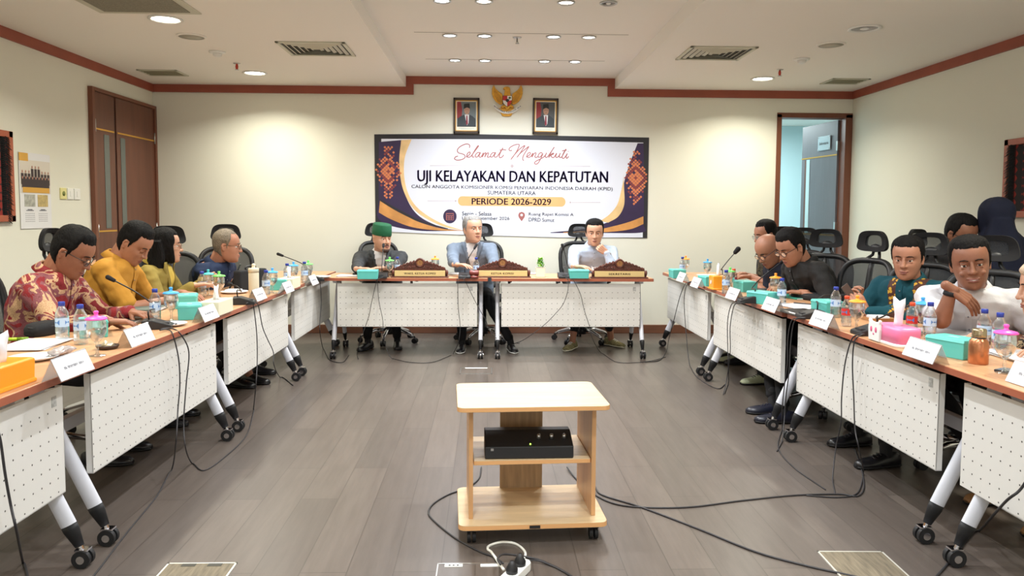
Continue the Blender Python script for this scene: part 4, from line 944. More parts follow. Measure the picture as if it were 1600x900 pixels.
q = MB(); b0 = Vector((-.02, 0, .01)); q.tube([b0, b0+_d*.22], .016, 4, flat=.45); build('phone', q, mat('phone_case', S(70, 72, 70), .3), ph, bevel=.002); build('foot', MB().box(-.05, .03, -.04, .04, 0, .01), M['black'], ph, bevel=.003)
fl = thing('flask', 'tall cream cylindrical flask on the left row', 'flask', on_z(397, 466)); crm2 = mat('cream_flask', S(224, 212, 184), .4)
build('body', MB().lathe([(.001, 0), (.034, 0), (.036, .004), (.036, .18), (.034, .186), (.001, .186)], 26), crm2, fl, smooth=True); cp = build('cap', MB().lathe([(.037, .186), (.037, .212), (.034, .216), (.013, .218), (.012, .232), (.014, .24), (.008, .248), (.001, .249)], 24), crm2, fl, smooth=True)
bottle(416, 461, 'blue capped water bottle beside the tall cream flask')
goblet(426, 458, 'blue', 'goblet with blue lid behind the flask on the left row')
snack(436, 452, L90+.2, 'teal snack box behind the far cream tissue box')
bottle(449, 446, 'blue capped bottle hidden behind the far tissue on the left row')
goblet(459, 444, 'blue', 'goblet with blue lid behind the far tissue on the left row')
bottle(476, 442, 'blue capped water bottle at the far left corner')
goblet(482, 441, 'green', 'goblet with green lid at the far left corner')
mic(493, 439, L90+.3, at(440, 399, 7.1), 'gooseneck microphone at the far left corner, leaning left over the wall', mid=[at(484, 422, 7.1), at(470, 411, 7.1)])
pl = thing('plate', 'white plate at the far left corner', 'plate', on_z(500, 434)); build('dish', MB().lathe([(.001, .002), (.07, .003), (.1, .014), (.101, .016), (.07, .006), (.001, .005)], 28), M['paper'], pl, smooth=True)
# ---- head tables
papers(on_z(552, 432)+Vector((0, .04, 0)), .05, .15, .1, 4, 'white papers with a dark cover before the green cap')
bk_ = thing('notebook', 'thin dark notebook on the papers before the green cap', 'notebook', on_z(562, 430)+Vector((.02, .02, .0115)), .15); build('cover', MB().box(-.09, .09, -.06, .06, 0, .006), M['black'], bk_, bevel=.001); build('page_block', MB().box(-.085, .091, -.058, .058, .001, .005), M['paper'], bk_)
snack(575, 435.5, .05, 'teal snack box on the head table before the green cap')
mic(596, 434, 0, at(599, 385, 7.5), 'gooseneck microphone on the head table before the green cap', hr=.014)
goblet(609, 433, 'green', 'goblet with green lid beside the first carved nameplate')
bottle(621, 431, 'water bottle half behind the first carved nameplate')
goblet(680, 430, 'orange', 'goblet with orange lid behind the first carved nameplate')
carv = mat('carved_dark_wood', S(96, 50, 38), .38, noise_amt=.35, noise_scale=60); brass = mat('brass_plate', S(228, 200, 138), .35, .25)
def nameplate(px, py, text, label, wt):
    t = thing('nameplate', label, 'nameplate', on_z(px, py)+Vector((0, .03, 0)), 0, 'carved wooden nameplates on the head tables')
    W = .275
    build('plinth', MB().box(-W, W, -.045, .035, 0, .012), carv, t, bevel=.003)
    o = [(-W+.01, .012)]; n = 60
    for i in range(n+1):
        x = -W+.015+(2*W-.03)*i/n; u = abs(x)/W
        z = .085+.085*max(0, 1-(u/.9)**1.5)+.007*math.sin(i*1.7)*(1-.3*u)
        if u > .86: z = .035+.05*(1-u)/.14
        o.append((x, z))
    o.append((W-.01, .012))
    b_ = build('crest_board', MB().prism(o, -.012, .014), carv, t, bevel=.002)
    # carved scrolls
    rnd = random.Random(5)
    for s_ in (-1, 1):
        q = MB()
        for k in range(22):
            u = .13+.8*(k//2)/11; x = s_*u*W; zt = .085+.085*max(0, 1-(u/.9)**1.5)
            z0 = .082+(zt-.085)*(.25 if k % 2 else .8); r = .014-.004*u
            sp_ = [(x+s_*r*(1-j/16)*math.cos(j*.6*s_+k), -.016-.001*j/4, z0+r*(1-j/16)*math.sin(j*.6+k)) for j in range(15)]
            q.tube(sp_, [.0045*(1-j/22) for j in range(15)], 6)
        sp_ = [(s_*(W-.02), -.018, .05+.03*math.sin(k)) for k in (-1, 0, 1)]; q.tube(sp_, [.01, .016, .01], 8)
        build('carved_scrolls', q, carv, b_, smooth=True)
    md_ = build('medallion', MB().lathe([(.001, .012), (.03, .012), (.033, .017), (.042, .016), (.046, .0), (.001, 0)], 30, M=Matrix.Translation((0, -.012, .142)) @ Matrix.Rotation(PI/2, 4, 'X')), carv, t, smooth=True)
    q = MB().lathe([(.001, .0), (.028, .0), (.028, .003), (.001, .003)], 24, M=Matrix.Translation((0, -.024, .142)) @ Matrix.Rotation(PI/2, 4, 'X')); sl = build('seal', q, mat('seal_bronze', S(150, 104, 62), .4, .3, noise_amt=.4, noise_scale=90), md_)
    build('text_board', MB().box(-W+.035, W-.035, -.03, -.012, .014, .068), brass, t, bevel=.002)
    tm = text_mb(text, width=wt, height=.02, weight=.03, space=1.15); X = Matrix.Translation((0, -.0305, .041)); build('lettering', MB().add(tm.v, tm.f, M=X), mat('letter_brown', S(70, 44, 36), .5), t, fix=False)
    return t
nameplate(656, 434, 'WAKIL KETUA KOMISI', 'carved wooden nameplate reading WAKIL KETUA KOMISI', .30)
nameplate(785, 434, 'KETUA KOMISI', 'carved wooden nameplate reading KETUA KOMISI', .215)
nameplate(968, 435, 'SEKRETARIS', 'carved wooden nameplate reading SEKRETARIS', .21)
papers(on_z(702, 428), .1, .12, .09, 3, 'white papers between the first two carved nameplates')
mic(726, 434, 0, at(742, 387, 7.55), 'gooseneck microphone before the grey suit', hr=.014, mid=[at(727, 415, 7.55), at(733, 402, 7.5)])
gv = thing('gavel_block', 'reddish brown wooden gavel block before the grey suit', 'gavel', on_z(736, 434)+Vector((.03, -.02, 0))); gw = mat('gavel_wood', S(120, 52, 44), .35)
build('block', MB().lathe([(.001, 0), (.045, 0), (.047, .012), (.04, .02), (.001, .02)], 24), gw, gv, smooth=True); build('head', MB().tube([(-.045, 0, .048), (-.035, 0, .048), (0, 0, .048), (.035, 0, .048), (.045, 0, .048)], [.022, .027, .022, .027, .022], 16), gw, gv, smooth=True)
bottle(744, 432, 'water bottle before the grey suit beside the gavel')
papers(on_z(823, 428), 0, .09, .07, 3, 'white papers beside the small potted plant')
ck = thing('plant_pot', 'small potted green plant in a cream cube pot on the head table', 'potted plant', on_z(844, 433)); build('pot', MB().rings([[(k*x, k*y, z) for x, y in ((-.045, -.045), (.045, -.045), (.045, .045), (-.045, .045))] for k, z in ((.92, 0), (1, .095), (.93, .095), (.9, .085))]), mat('cream_pot', S(236, 228, 208), .4), ck, bevel=.004)
q = MB(); rnd = random.Random(4)
for k in range(150):
    z = rnd.random()**.8; r = .045*(1-z*.75)*rnd.uniform(.5, 1); a = rnd.random()*6.3; b0 = Vector((r*math.cos(a), r*math.sin(a), .095+z*.085)); d = Vector((math.cos(a), math.sin(a), .9+.3*rnd.random())).normalized()*.022; s_ = d.cross(Vector((0, 0, 1))).normalized()*.007
    q.add([b0, b0+d*.5+s_, b0+d, b0+d*.5-s_], [(0, 1, 2, 3)], k % 2)
build('leaves', q, [mat('leaf_lime', S(150, 210, 50), .5), mat('leaf_green', S(70, 150, 40), .5)], ck, fix=False); build('soil', MB().box(-.04, .04, -.04, .04, .08, .088), mat('soil', S(60, 45, 35), .9), ck)
mic(881, 434, 0, at(880, 388, 7.5), 'gooseneck microphone before the light blue shirt', hr=.014, mid=[at(886, 415, 7.5), at(884, 402, 7.5)])
bottle(897, 428, 'water bottle behind the teal box before the light blue shirt')
snack(904, 434.5, 0, 'teal snack box before the light blue shirt')
fo = thing('document_folder', 'open white folder propped behind the SEKRETARIS nameplate', 'folder', on_z(945, 428)+Vector((0, .05, 0)), .05)
build('cover', MB().box(-.13, .17, 0, .012, 0, .17, M=Matrix.Rotation(-.35, 4, 'X')), M['paper'], fo, bevel=.002); build('spine', MB().box(.06, .17, -.004, .02, .155, .175, M=Matrix.Rotation(-.35, 4, 'X')), mat('folder_brown', S(110, 80, 70), .5), fo)
# ---- right row
snack(1058, 434, R90, 'teal snack box at the far end of the right row')
bottle(1066, 430, 'water bottle at the far end of the right row')
goblet(1071, 429, 'orange', 'goblet with orange lid at the far end of the right row')
card(1067, 440, R90, 'farthest name card on the right row')
card(1090, 449, R90, 'name card on the right row before the small orange tissue box')
goblet(1105, 436, 'blue', 'goblet with blue lid on the far right table')
papers(on_z(1092, 431)+Vector((.1, 0, 0)), R90, .12, .09, 3, 'white papers behind the far right name cards')
snack(1107, 446, R90+.1, 'teal snack box behind the small orange tissue box')
t = thing('tissue_box', 'square orange tissue box with white tissue on the right row', 'tissue box', on_z(1122, 452), R90)
build('body', MB().rings([[(x*k, y*k, z) for x, y in ((-.065, -.06), (.065, -.06), (.065, .06), (-.065, .06))] for k, z in ((1.12, 0), (1.12, .012), (.97, .013), (1, .11), (.9, .115))]), org, t, bevel=.004); build('tissue', tissue(MB(), .10, .04, 4), M['paper'], t, smooth=True, loc=(0, 0, .11))
build('flower_mark', MB().lathe([(.001, 0), (.016, 0), (.016, .002), (.001, .002)], 8, M=Matrix.Translation((0, -.061, .06)) @ Matrix.Rotation(PI/2, 4, 'X')), M['paper'], t)
mic(1122, 437, R90, at(1150, 393, 6.9), 'gooseneck microphone with large foam head over the bald sitter\'s table', hr=.024, hl=.03, mid=[at(1127, 421, 6.9), at(1137, 408, 6.9)])
bottle(1134, 459, 'clear bottle with dark cap beside the orange tissue box')
goblet(1140, 455, 'green', 'goblet with green lid beside the orange tissue box')
bottle(1146, 452, 'small red capped bottle beyond the orange tissue box', 1)
snack(1164, 455, R90+.1, 'teal snack box before the bald sitter')
card(1148, 468, R90, 'name card on the right row before the bald sitter\'s teal box')
mic(1170, 473, R90-.1, at(1222, 409, 5.75), 'gooseneck microphone leaning right toward the black shirt', mid=[at(1175, 450, 5.75), at(1192, 432, 5.75)])
snack(1192, 474, R90+.5, 'teal snack box right beside the leaning microphone base')
laptop(on_z(1200, 456), -R90, 'closed black laptop before the folded forearms', m_=M['black'])
fd = thing('folder', 'teal plastic folder lying before the black shirt', 'folder', on_z(1238, 466)+Vector((.05, .05, 0)), R90+.2); build('cover', MB().box(-.15, .15, -.1, .1, .001, .012), mat('teal_folder', S(60, 150, 130), .4), fd, bevel=.003); build('page_block', MB().box(-.145, .151, -.095, .101, .003, .009), M['paper'], fd)
goblet(1211, 468, 'orange', 'goblet with orange lid before the black shirt')
bottle(1221, 477, 'blue capped water bottle before the black shirt')
card(1208, 486, R90, 'name card on the right row before the blue capped bottle')
pouch('bag', 'flat black soft bag on the table right of the black shirt', 'bag', on_z(1268, 468), R90+.3, .17, .08, .05, M['black_soft'])
papers(on_z(1255, 481), R90+.15, .16, .105, 5, 'stack of white papers with a pen on the right row')
pn_ = thing('pen', 'slim dark pen lying on the paper stack of the right row', 'pen', on_z(1255, 478)+Vector((0, 0, .016)), R90+.8); build('barrel', MB().tube([(-.065, 0, 0), (.06, 0, 0)], .004, 8), M['cable'], pn_, smooth=True); build('tip', MB().tube([(.06, 0, 0), (.07, 0, 0)], [.004, .001], 8), M['metal'], pn_, smooth=True)
bi = thing('binder', 'black ring binder under the papers beside the microphone', 'binder', on_z(1252, 491), R90+.1); build('cover', MB().box(-.12, .12, -.08, .09, 0, .022), M['black'], bi, bevel=.003); build('rings', MB().tube([(-.1, -.082, .012), (.1, -.082, .012)], .008, 8), M['metal'], bi, smooth=True)
mic(1266, 497, R90-.1, at(1318, 462, 5.0), 'gooseneck microphone bent flat beyond the black bag', mid=[at(1275, 470, 4.95), at(1290, 461, 5.0)])
snack(1293, 490, R90+.1, 'teal snack box half hidden behind a blue capped bottle')
bottle(1305, 496, 'blue capped water bottle before the teal patterned shirt')
bottle(1322, 510, 'red capped cola bottle before the teal patterned shirt', 1)
goblet(1338, 518, 'orange', 'goblet with orange lid before the teal patterned shirt')
card(1287, 511, R90, 'name card on the right row before the blue and red capped bottles')
pl = thing('snack_tray', 'brown paper tray with white napkin before the teal patterned shirt', 'tray', on_z(1368, 500), R90); build('tray', MB().rings([[(k*x, k*y, z) for x, y in ((-.1, -.07), (.1, -.07), (.1, .07), (-.1, .07))] for k, z in ((.9, 0), (1, .022), (.97, .022), (.88, .003))]), mat('kraft', S(186, 142, 96), .7), pl); build('napkin', MB().box(-.07, .07, -.04, .05, .008, .03), M['paper'], pl, bevel=.006)
pk = mat('pink_plastic', S(250, 130, 175), .35)
t = thing('tissue_box', 'pink tissue box with white panda face on the right row', 'tissue box', on_z(1400, 537), R90)
build('body', MB().rings([[(.125*k*math.copysign(abs(math.cos(a))**.4, math.cos(a)), .065*k*math.copysign(abs(math.sin(a))**.4, math.sin(a)), z) for a in [2*PI*j/32 for j in range(32)]] for k, z in ((1, .012), (1, .075), (.96, .088), (.7, .09))]), pk, t, smooth=True)
build('base', MB().rings([[(.13*k*math.copysign(abs(math.cos(a))**.4, math.cos(a)), .07*k*math.copysign(abs(math.sin(a))**.4, math.sin(a)), z) for a in [2*PI*j/32 for j in range(32)]] for k, z in ((1, 0), (1, .014), (.95, .016))]), M['white'], t, smooth=True)
fo_ = [(.05, .0), (.055, .06), (.05, .085), (.055, .10), (.045, .108), (.034, .095), (.0, .092), (-.034, .095), (-.045, .108), (-.055, .10), (-.05, .085), (-.055, .06), (-.05, .0)]
fc = build('face_panel', MB().prism([(x-.065, z+.004) for x, z in fo_], -.078, -.064), M['white'], t, bevel=.004)
q = MB()
for s_ in (-1, 1): q.ell((-.065+s_*.022, -.079, .06), (.009, .003, .014), 12)
q.ell((-.065, -.079, .038), (.006, .003, .005), 10); build('face_marks', q, mat('deep_pink', S(226, 100, 140), .5), fc, smooth=True)
build('tissue', tissue(MB(), .13, .055, 7), M['paper'], t, smooth=True, loc=(.01, 0, .085))
mic(1358, 523, R90, at(1440, 471, 4.3), 'gooseneck microphone behind the pink tissue box pointing right', mid=[at(1372, 498, 4.15), at(1405, 483, 4.25)])
bottle(1424, 524, 'small red capped bottle behind the pink tissue box', 1)
goblet(1440, 522, 'blue', 'goblet with blue lid behind the pink tissue box')
bottle(1452, 530, 'blue capped water bottle right of the pink tissue box')
card(1445, 562, R90, 'large near name card on the right row beside the pink tissue box')
snack(1490, 556, R90+.35, 'teal snack box beside the copper flask')
fd = thing('folder', 'teal folder with white sheets before the white shirt', 'folder', on_z(1480, 522), R90+.2); build('cover', MB().box(-.16, .16, -.11, .11, .001, .008), mat('teal_folder2', S(50, 130, 125), .4), fd, bevel=.002); build('page_block', MB().box(-.15, .15, -.1, .1, .008, .014, M=Matrix.Rotation(.08, 4, 'Z')), M['paper'], fd)
cf = thing('flask', 'short copper coloured steel flask on the near right table', 'flask', on_z(1528, 568)); cop = mat('copper_steel', S(198, 134, 96), .28, .85)
build('body', MB().lathe([(.001, 0), (.036, 0), (.038, .004), (.038, .075), (.035, .095), (.027, .107), (.026, .108), (.001, .108)], 30), cop, cf, smooth=True); build('neck_ring', MB().lathe([(.0268, .106), (.0275, .112), (.001, .112)], 24), M['black'], cf, smooth=True); build('cap', MB().lathe([(.027, .111), (.028, .116), (.0275, .140), (.024, .147), (.001, .148)], 26), mat('cap_gold_steel', S(176, 160, 128), .25, .9), cf, smooth=True)
bottle(1536, 545, 'blue capped water bottle directly behind the copper flask')
bottle(1560, 553, 'blue capped water bottle behind the pink lidded goblet on the right')
goblet(1569, 583, 'pink', 'goblet with pink lid on the near right table')
card(1620, 607, R90, 'name card cut off by the right photo edge')
papers(on_z(1600, 560), R90-.1, .14, .1, 6, 'white papers at the right photo edge')
phn = thing('phone', 'black phone lying by the pink lidded goblet', 'phone', on_z(1592, 584), R90+.5); build('case', MB().box(-.075, .075, -.037, .037, 0, .009), M['black'], phn, bevel=.003); build('screen', MB().box(-.07, .07, -.033, .033, .009, .0095), M['glass_dark'], phn)
# ---- cables hanging from the microphones
FX = -1.625
def drape(lab, pts3, r=.0035): cable('microphone_cable', pts3, r, M['cable'], lab, 'microphone cables hanging over the table fronts')
def Lc(px, py, x=-1.588): v = ray(px, py); k = x/v.x; return Vector((x, v.y*k, CAM_H+v.z*k))
def Rc(px, py): return Lc(px, py, 1.868)
drape('black cable over the second left table, nearer of its pair', [on_z(250, 516, .785), on_z(262, 515, .778), Lc(270, 523), Lc(279, 560), Lc(281, 600), Lc(278, 640), Lc(275, 690, -1.56), P(268, 735), P(245, 775), P(200, 830), P(150, 895), P(120, 930)])
drape('black cable over the second left table, farther of its pair', [on_z(252, 514, .785), on_z(268, 513, .778), Lc(282, 522), Lc(295, 550), Lc(291, 600), Lc(287, 660), Lc(290, 700, -1.56), P(300, 724), P(318, 735), P(350, 715), P(385, 680), P(397, 640)])
drape('black cable over the third left table, nearer of its pair', [on_z(385, 474, .785), on_z(392, 473, .778), Lc(396, 478), Lc(401, 520), Lc(402, 560), Lc(400, 600, -1.56), P(396, 640)])
drape('black cable over the third left table, farther of its pair', [on_z(386, 473, .785), on_z(398, 472, .778), Lc(404, 479), Lc(410, 510), Lc(418, 530), Lc(427, 550), Lc(428, 570, -1.55), P(438, 590), P(458, 602)])
drape('black cable at the far left corner', [on_z(497, 437, .785), on_z(499, 437, .778), Lc(500, 441, -1.57), Lc(502, 470, -1.57), Lc(500, 500, -1.57), Lc(500, 520, -1.57), P(505, 545), P(515, 562), P(535, 566), P(545, 555)])
def Fc(px, py, y=7.145): return on_y(px, py, y)
drape('cable crossing the left head table panel, left strand', [on_z(598, 433, .785), on_z(589, 436.5, .777), Fc(588, 440), Fc(580, 475), Fc(576, 495), Fc(562, 535), P(558, 555), P(560, 561)], .0028)
drape('cable crossing the left head table panel, curving right', [on_z(599, 433, .785), on_z(590, 436.5, .777), Fc(590, 441), Fc(592, 470), Fc(598, 500), Fc(600, 530), P(612, 560), P(640, 566), P(675, 566), P(705, 555)], .0028)
drape('cable down the left head table panel beside its right end', [on_z(727, 434, .785), on_z(714, 436.5, .777), Fc(715, 441), Fc(716, 480), Fc(719, 510), Fc(716, 535), P(708, 553)], .0028)
drape('cable swinging from the gavel to the table gap', [on_z(728, 434, .785), on_z(724, 436.5, .777), Fc(728, 441), Fc(737, 460), Fc(750, 485), Fc(758, 498), Fc(765, 515), Fc(775, 528), P(800, 538), P(812, 536)], .0028)
drape('cable crossing the right head table panel in a low curve', [on_z(884, 434, .785), on_z(887, 436.5, .777), Fc(888, 441), Fc(887, 455), Fc(880, 475), Fc(868, 490), Fc(850, 508), Fc(820, 530), P(800, 538)], .0028)
drape('cable crossing the right head table panel to its lower right', [on_z(885, 434, .785), on_z(894, 436.5, .777), Fc(898, 441), Fc(907, 460), Fc(913, 485), Fc(921, 510), Fc(926, 530), P(940, 552), P(965, 566), P(1010, 565), P(1040, 558)], .0028)
drape('cable over the far right table, left strand', [on_z(1083, 439, .785), on_z(1077, 441, .778), Rc(1070, 445), Rc(1062, 465), Rc(1053, 500), Rc(1045, 530), P(1041, 550), P(1030, 563), P(1000, 566)])
drape('cable over the far right table, right strand', [on_z(1084, 439, .785), on_z(1080, 441, .778), Rc(1073, 446), Rc(1069, 470), Rc(1072, 520), P(1078, 572), P(1090, 590), P(1120, 607), P(1134, 600)])
drape('cable over the second farthest right table, left strand', [on_z(1163, 472, .785), on_z(1152, 473, .778), Rc(1143, 476), Rc(1137, 500), Rc(1137, 540), Rc(1138, 570, ), P(1138, 600), P(1132, 615)])
drape('cable over the second farthest right table, right strand', [on_z(1164, 472, .785), on_z(1156, 474, .778), Rc(1147, 478), Rc(1141, 510), Rc(1141, 550), Rc(1136, 590), P(1130, 617)])
drape('cable dropping between the second and third right tables, left strand', [on_z(1258, 497, .785), on_z(1245, 497, .778), Rc(1236, 503), Rc(1231, 530), Rc(1230, 570), Rc(1226, 600), Rc(1222, 640), P(1222, 672), P(1216, 700), P(1240, 730), P(1290, 765)])
drape('cable dropping between the second and third right tables, right strand', [on_z(1259, 496, .785), on_z(1250, 497, .778), Rc(1240, 505), Rc(1235, 540), Rc(1233, 580), Rc(1228, 620), Rc(1226, 650), P(1222, 690), P(1214, 705)])
drape('cable down the third right table panel, left strand', [on_z(1350, 522, .785), on_z(1340, 523, .778), Rc(1330, 532), Rc(1320, 570), Rc(1315, 620), Rc(1314, 660), Rc(1306, 700), P(1301, 750), P(1305, 772)])
drape('cable down the third right table panel, right strand', [on_z(1351, 522, .785), on_z(1345, 524, .778), Rc(1335, 534), Rc(1332, 570), Rc(1334, 620), Rc(1336, 670), Rc(1342, 700), P(1349, 740), P(1340, 770), P(1310, 777), P(1260, 774)])
cable('cable', [Rc(1640, 720)+Vector((0, 0, .1)), Rc(1600, 757), Rc(1570, 785), P(1530, 830), P(1495, 865), P(1470, 893), P(1440, 925)], .005, M['cable'], 'black cable hanging across the nearest right table into the lower right corner')
cable('cable', [on_z(-10, 660, .70), Lc(0, 685), Lc(8, 740), Lc(17, 790), Lc(26, 830, -1.57), P(36, 880), P(48, 920)], .0045, M['cable'], 'black cable down the nearest left table panel')
# ---- wall things
t = thing('calendar', 'wall calendar with group photo left of the wooden double door', 'calendar', (XL+.004, 6.42, 0)); t.rotation_euler = (0, 0, PI/2)
def Cal(nm, m_, u0, u1, z0, z1, d, par=None): return build(nm, MB().box(u0, u1, -d, -d+.003, z0, z1), m_, par or t)
W2 = .215
sh_ = Cal('sheet', M['paper'], -W2, W2, 1.24, 1.86, .004); Cal('tab', M['gold'], -W2, -W2+.12, 1.79, 1.855, .006, sh_)
ph_ = Cal('group_photo', mat('photo_pale', S(216, 208, 196), .5), -W2+.01, W2-.005, 1.53, 1.80, .0055)
dk = mat('photo_dark_suits', S(54, 40, 42), .6)
q = MB(); rnd = random.Random(2)
for k in range(9): x = -.18+.045*k; h_ = .04 if k in (3, 4, 5) else 0; q.box(x-.017, x+.017, -.0072, -.0065, 1.60, 1.69+h_)
q.box(-.19, .19, -.0074, -.0065, 1.575, 1.66); build('suits', q, dk, ph_)
q = MB()
for k in range(9):
    x = -.18+.045*k; h_ = .04 if k in (3, 4, 5) else 0; q.ell((x, -.0072, 1.704+h_), (.009, .0012, .013), 8); q.ell((x, -.0078, 1.655), (.009, .0012, .012), 8)
build('faces', q, mat('photo_faces', S(176, 130, 112), .6), ph_); build('gold_strip', MB().box(-.18, .19, -.0076, -.0066, 1.535, 1.578), M['gold'], ph_)
for u0 in (-.16, .02):
    pc = Cal('small_photo', mat('small_photo_%d' % (u0 > 0), S(170, 170, 160) if u0 < 0 else S(190, 168, 110), .5, noise_amt=.3, noise_scale=30), u0, u0+.145, 1.42, 1.52, .0055, sh_)
q = MB()
for u0 in (-.16, .02):
    q.box(u0+.02, u0+.12, -.0056, -.004, 1.385, 1.392); q.box(u0+.04, u0+.1, -.006, -.004, 1.392, 1.40)
    for r_ in range(5):
        for c_ in range(7): q.box(u0+.01+c_*.019, u0+.016+c_*.019, -.0052, -.004, 1.36-r_*.016, 1.366-r_*.016)
build('date_grid', q, M['print'], sh_)
for k, (y_, m_, lb) in enumerate(((6.83, M['ivory'], 'yellowed wall socket plate, left of the three wall plates'), (6.945, M['white'], 'white wall switch plate, middle of the three wall plates'), (7.055, M['white'], 'white wall switch plate nearest the double door'))):
    t = thing('wall_plate', lb, 'switch', (XL, y_, 1.54), 0, 'wall plates beside the double door'); build('plate', MB().box(0, .01, -.048, .048, -.05, .05), m_, t, bevel=.003)
    if k == 0: build('socket', MB().lathe([(.022, .012), (.020, .004), (.001, .003)], 18, M=Matrix.Rotation(PI/2, 4, 'Y')), mat('socket_green', S(120, 130, 60), .5), t, smooth=True)
    else: build('rocker', MB().box(.008, .014, -.014, .014, -.025, .025), M['white'], t, bevel=.002)
def textile(xw, sgn, y0, y1, z0, z1, label, fringe_y):
    t = thing('framed_textile', label, 'wall hanging', (xw, (y0+y1)/2, (z0+z1)/2)); hy, hz = (y1-y0)/2, (z1-z0)/2; X = lambda a, b_: (min(sgn*a, sgn*b_), max(sgn*a, sgn*b_))
    q = MB(); w_ = .05
    q.box(*X(0, .035), -hy, hy, hz-w_, hz); q.box(*X(0, .035), -hy, hy, -hz, -hz+w_); q.box(*X(0, .035), -hy, -hy+w_, -hz, hz); q.box(*X(0, .035), hy-w_, hy, -hz, hz)
    build('frame', q, M['redframe'], t, bevel=.004)
    m_ = bpy.data.materials.new('woven_cloth'); m_.use_nodes = True; nt = m_.node_tree; b_ = nt.nodes['Principled BSDF']; b_.inputs['Roughness'].default_value = .9
    tc = nt.nodes.new('ShaderNodeTexCoord'); mp = nt.nodes.new('ShaderNodeMapping'); mp.inputs['Scale'].default_value = (1, 22, 22); mp.inputs['Rotation'].default_value = (PI/4, 0, 0)
    ck_ = nt.nodes.new('ShaderNodeTexChecker'); ck_.inputs['Scale'].default_value = 1; ck_.inputs[1].default_value = (*S(140, 40, 34), 1); ck_.inputs[2].default_value = (*S(36, 22, 24), 1)
    wv = nt.nodes.new('ShaderNodeTexWave'); wv.bands_direction = 'Y'; wv.inputs['Scale'].default_value = 3.2; rp = nt.nodes.new('ShaderNodeValToRGB'); rp.color_ramp.elements[0].position = .62; rp.color_ramp.elements[1].position = .66
    mx = nt.nodes.new('ShaderNodeMix'); mx.data_type = 'RGBA'; mx.inputs[6].default_value = (*S(30, 24, 26), 1)
    nt.links.new(tc.outputs['Object'], mp.inputs[0]); nt.links.new(mp.outputs[0], ck_.inputs[0]); nt.links.new(tc.outputs['Object'], wv.inputs[0]); nt.links.new(wv.outputs[0], rp.inputs[0]); nt.links.new(rp.outputs[0], mx.inputs[0]); nt.links.new(ck_.outputs[0], mx.inputs[7]); nt.links.new(mx.outputs[2], b_.inputs['Base Color'])
    build('cloth', MB().box(*X(.004, .018), -hy+.04, hy-.04, -hz+.04, hz-.04), m_, t)
    q = MB(); rnd = random.Random(3)
    for k in range(46):
        z = -hz+.02+(2*hz-.06)*k/45; yy = fringe_y-(y0+y1)/2; q.tube([(sgn*.02, yy-.06, z), (sgn*.034, yy-.02, z-.01), (sgn*.042, yy+.02+rnd.uniform(-.02, .02), z-.035)], [.005, .005, .002], 5)
    build('fringe', q, M['black_soft'], t, smooth=True)
textile(XL, 1, 4.9, 6.1, 1.30, 2.005, 'red framed woven cloth at the left photo edge', 6.03)
textile(XR, -1, 4.7, 6.03, 1.375, 2.0, 'red framed dark woven cloth with fringe on the right wall', 5.97)
# ---------------------------------------------------------------- people
def remesh(mb, vox, sm=6, fac=.5):
    me = bpy.data.meshes.new('tmp'); me.from_pydata(mb.v, [], mb.f)
    bm = bmesh.new(); bm.from_mesh(me); bmesh.ops.recalc_face_normals(bm, faces=bm.faces); bm.to_mesh(me); bm.free()
    o = bpy.data.objects.new('tmp', me); COL.objects.link(o)
    r = o.modifiers.new('r', 'REMESH'); r.mode = 'VOXEL'; r.voxel_size = vox; r.adaptivity = 0
    if sm: s = o.modifiers.new('s', 'SMOOTH'); s.iterations = sm; s.factor = fac
    bpy.context.view_layer.update()
    ne = bpy.data.meshes.new_from_object(o.evaluated_get(_DG()))
    bpy.data.objects.remove(o); bpy.data.meshes.remove(me)
    return ne
def mesh_out(name, me, mats, parent, loc, fn=None, disp=None):
    """link a remeshed (world space) mesh as a part of a person whose origin is loc"""
    for m_ in (mats if isinstance(mats, list) else [mats]): me.materials.append(m_)
    if disp:
        vs = [v.co.copy() for v in me.vertices]; ns = [v.normal.copy() for v in me.vertices]
        for v, c, n in zip(me.vertices, vs, ns): v.co = c+n*disp(c, n)
    if fn:
        for p in me.polygons: p.material_index = fn(p.center, p.normal)
    me.transform(Matrix.Translation(-Vector(loc))); me.polygons.foreach_set('use_smooth', [True]*len(me.polygons))
    me.name = name; return link(name, me, parent)
# head profile: z, half width, front y, back y
HEAD = [(-.121, .012, .062, .040), (-.116, .030, .080, .015), (-.104, .044, .089, -.012), (-.088, .053, .0915, -.035), (-.068, .060, .0905, -.058), (-.045, .066, .090, -.076),
        (-.020, .071, .0885, -.088), (.003, .0735, .085, -.095), (.025, .0755, .0885, -.099), (.048, .0765, .087, -.100), (.070, .0735, .0785, -.095), (.090, .065, .0625, -.083),
        (.106, .050, .040, -.063), (.117, .030, .015, -.038), (.122, .008, -.008, -.016)]
def _interp(z):
    H_ = HEAD
    if z <= H_[0][0]: return H_[0][1:]
    if z >= H_[-1][0]: return H_[-1][1:]
    for i in range(len(H_)-1):
        if z <= H_[i+1][0]:
            t = (z-H_[i][0])/(H_[i+1][0]-H_[i][0]); a = H_[max(i-1, 0)]; b = H_[i]; c = H_[i+1]; d = H_[min(i+2, len(H_)-1)]
            return tuple(.5*((2*b[k])+(c[k]-a[k])*t+(2*a[k]-5*b[k]+4*c[k]-d[k])*t*t+(3*b[k]-a[k]-3*c[k]+d[k])*t**3) for k in (1, 2, 3))
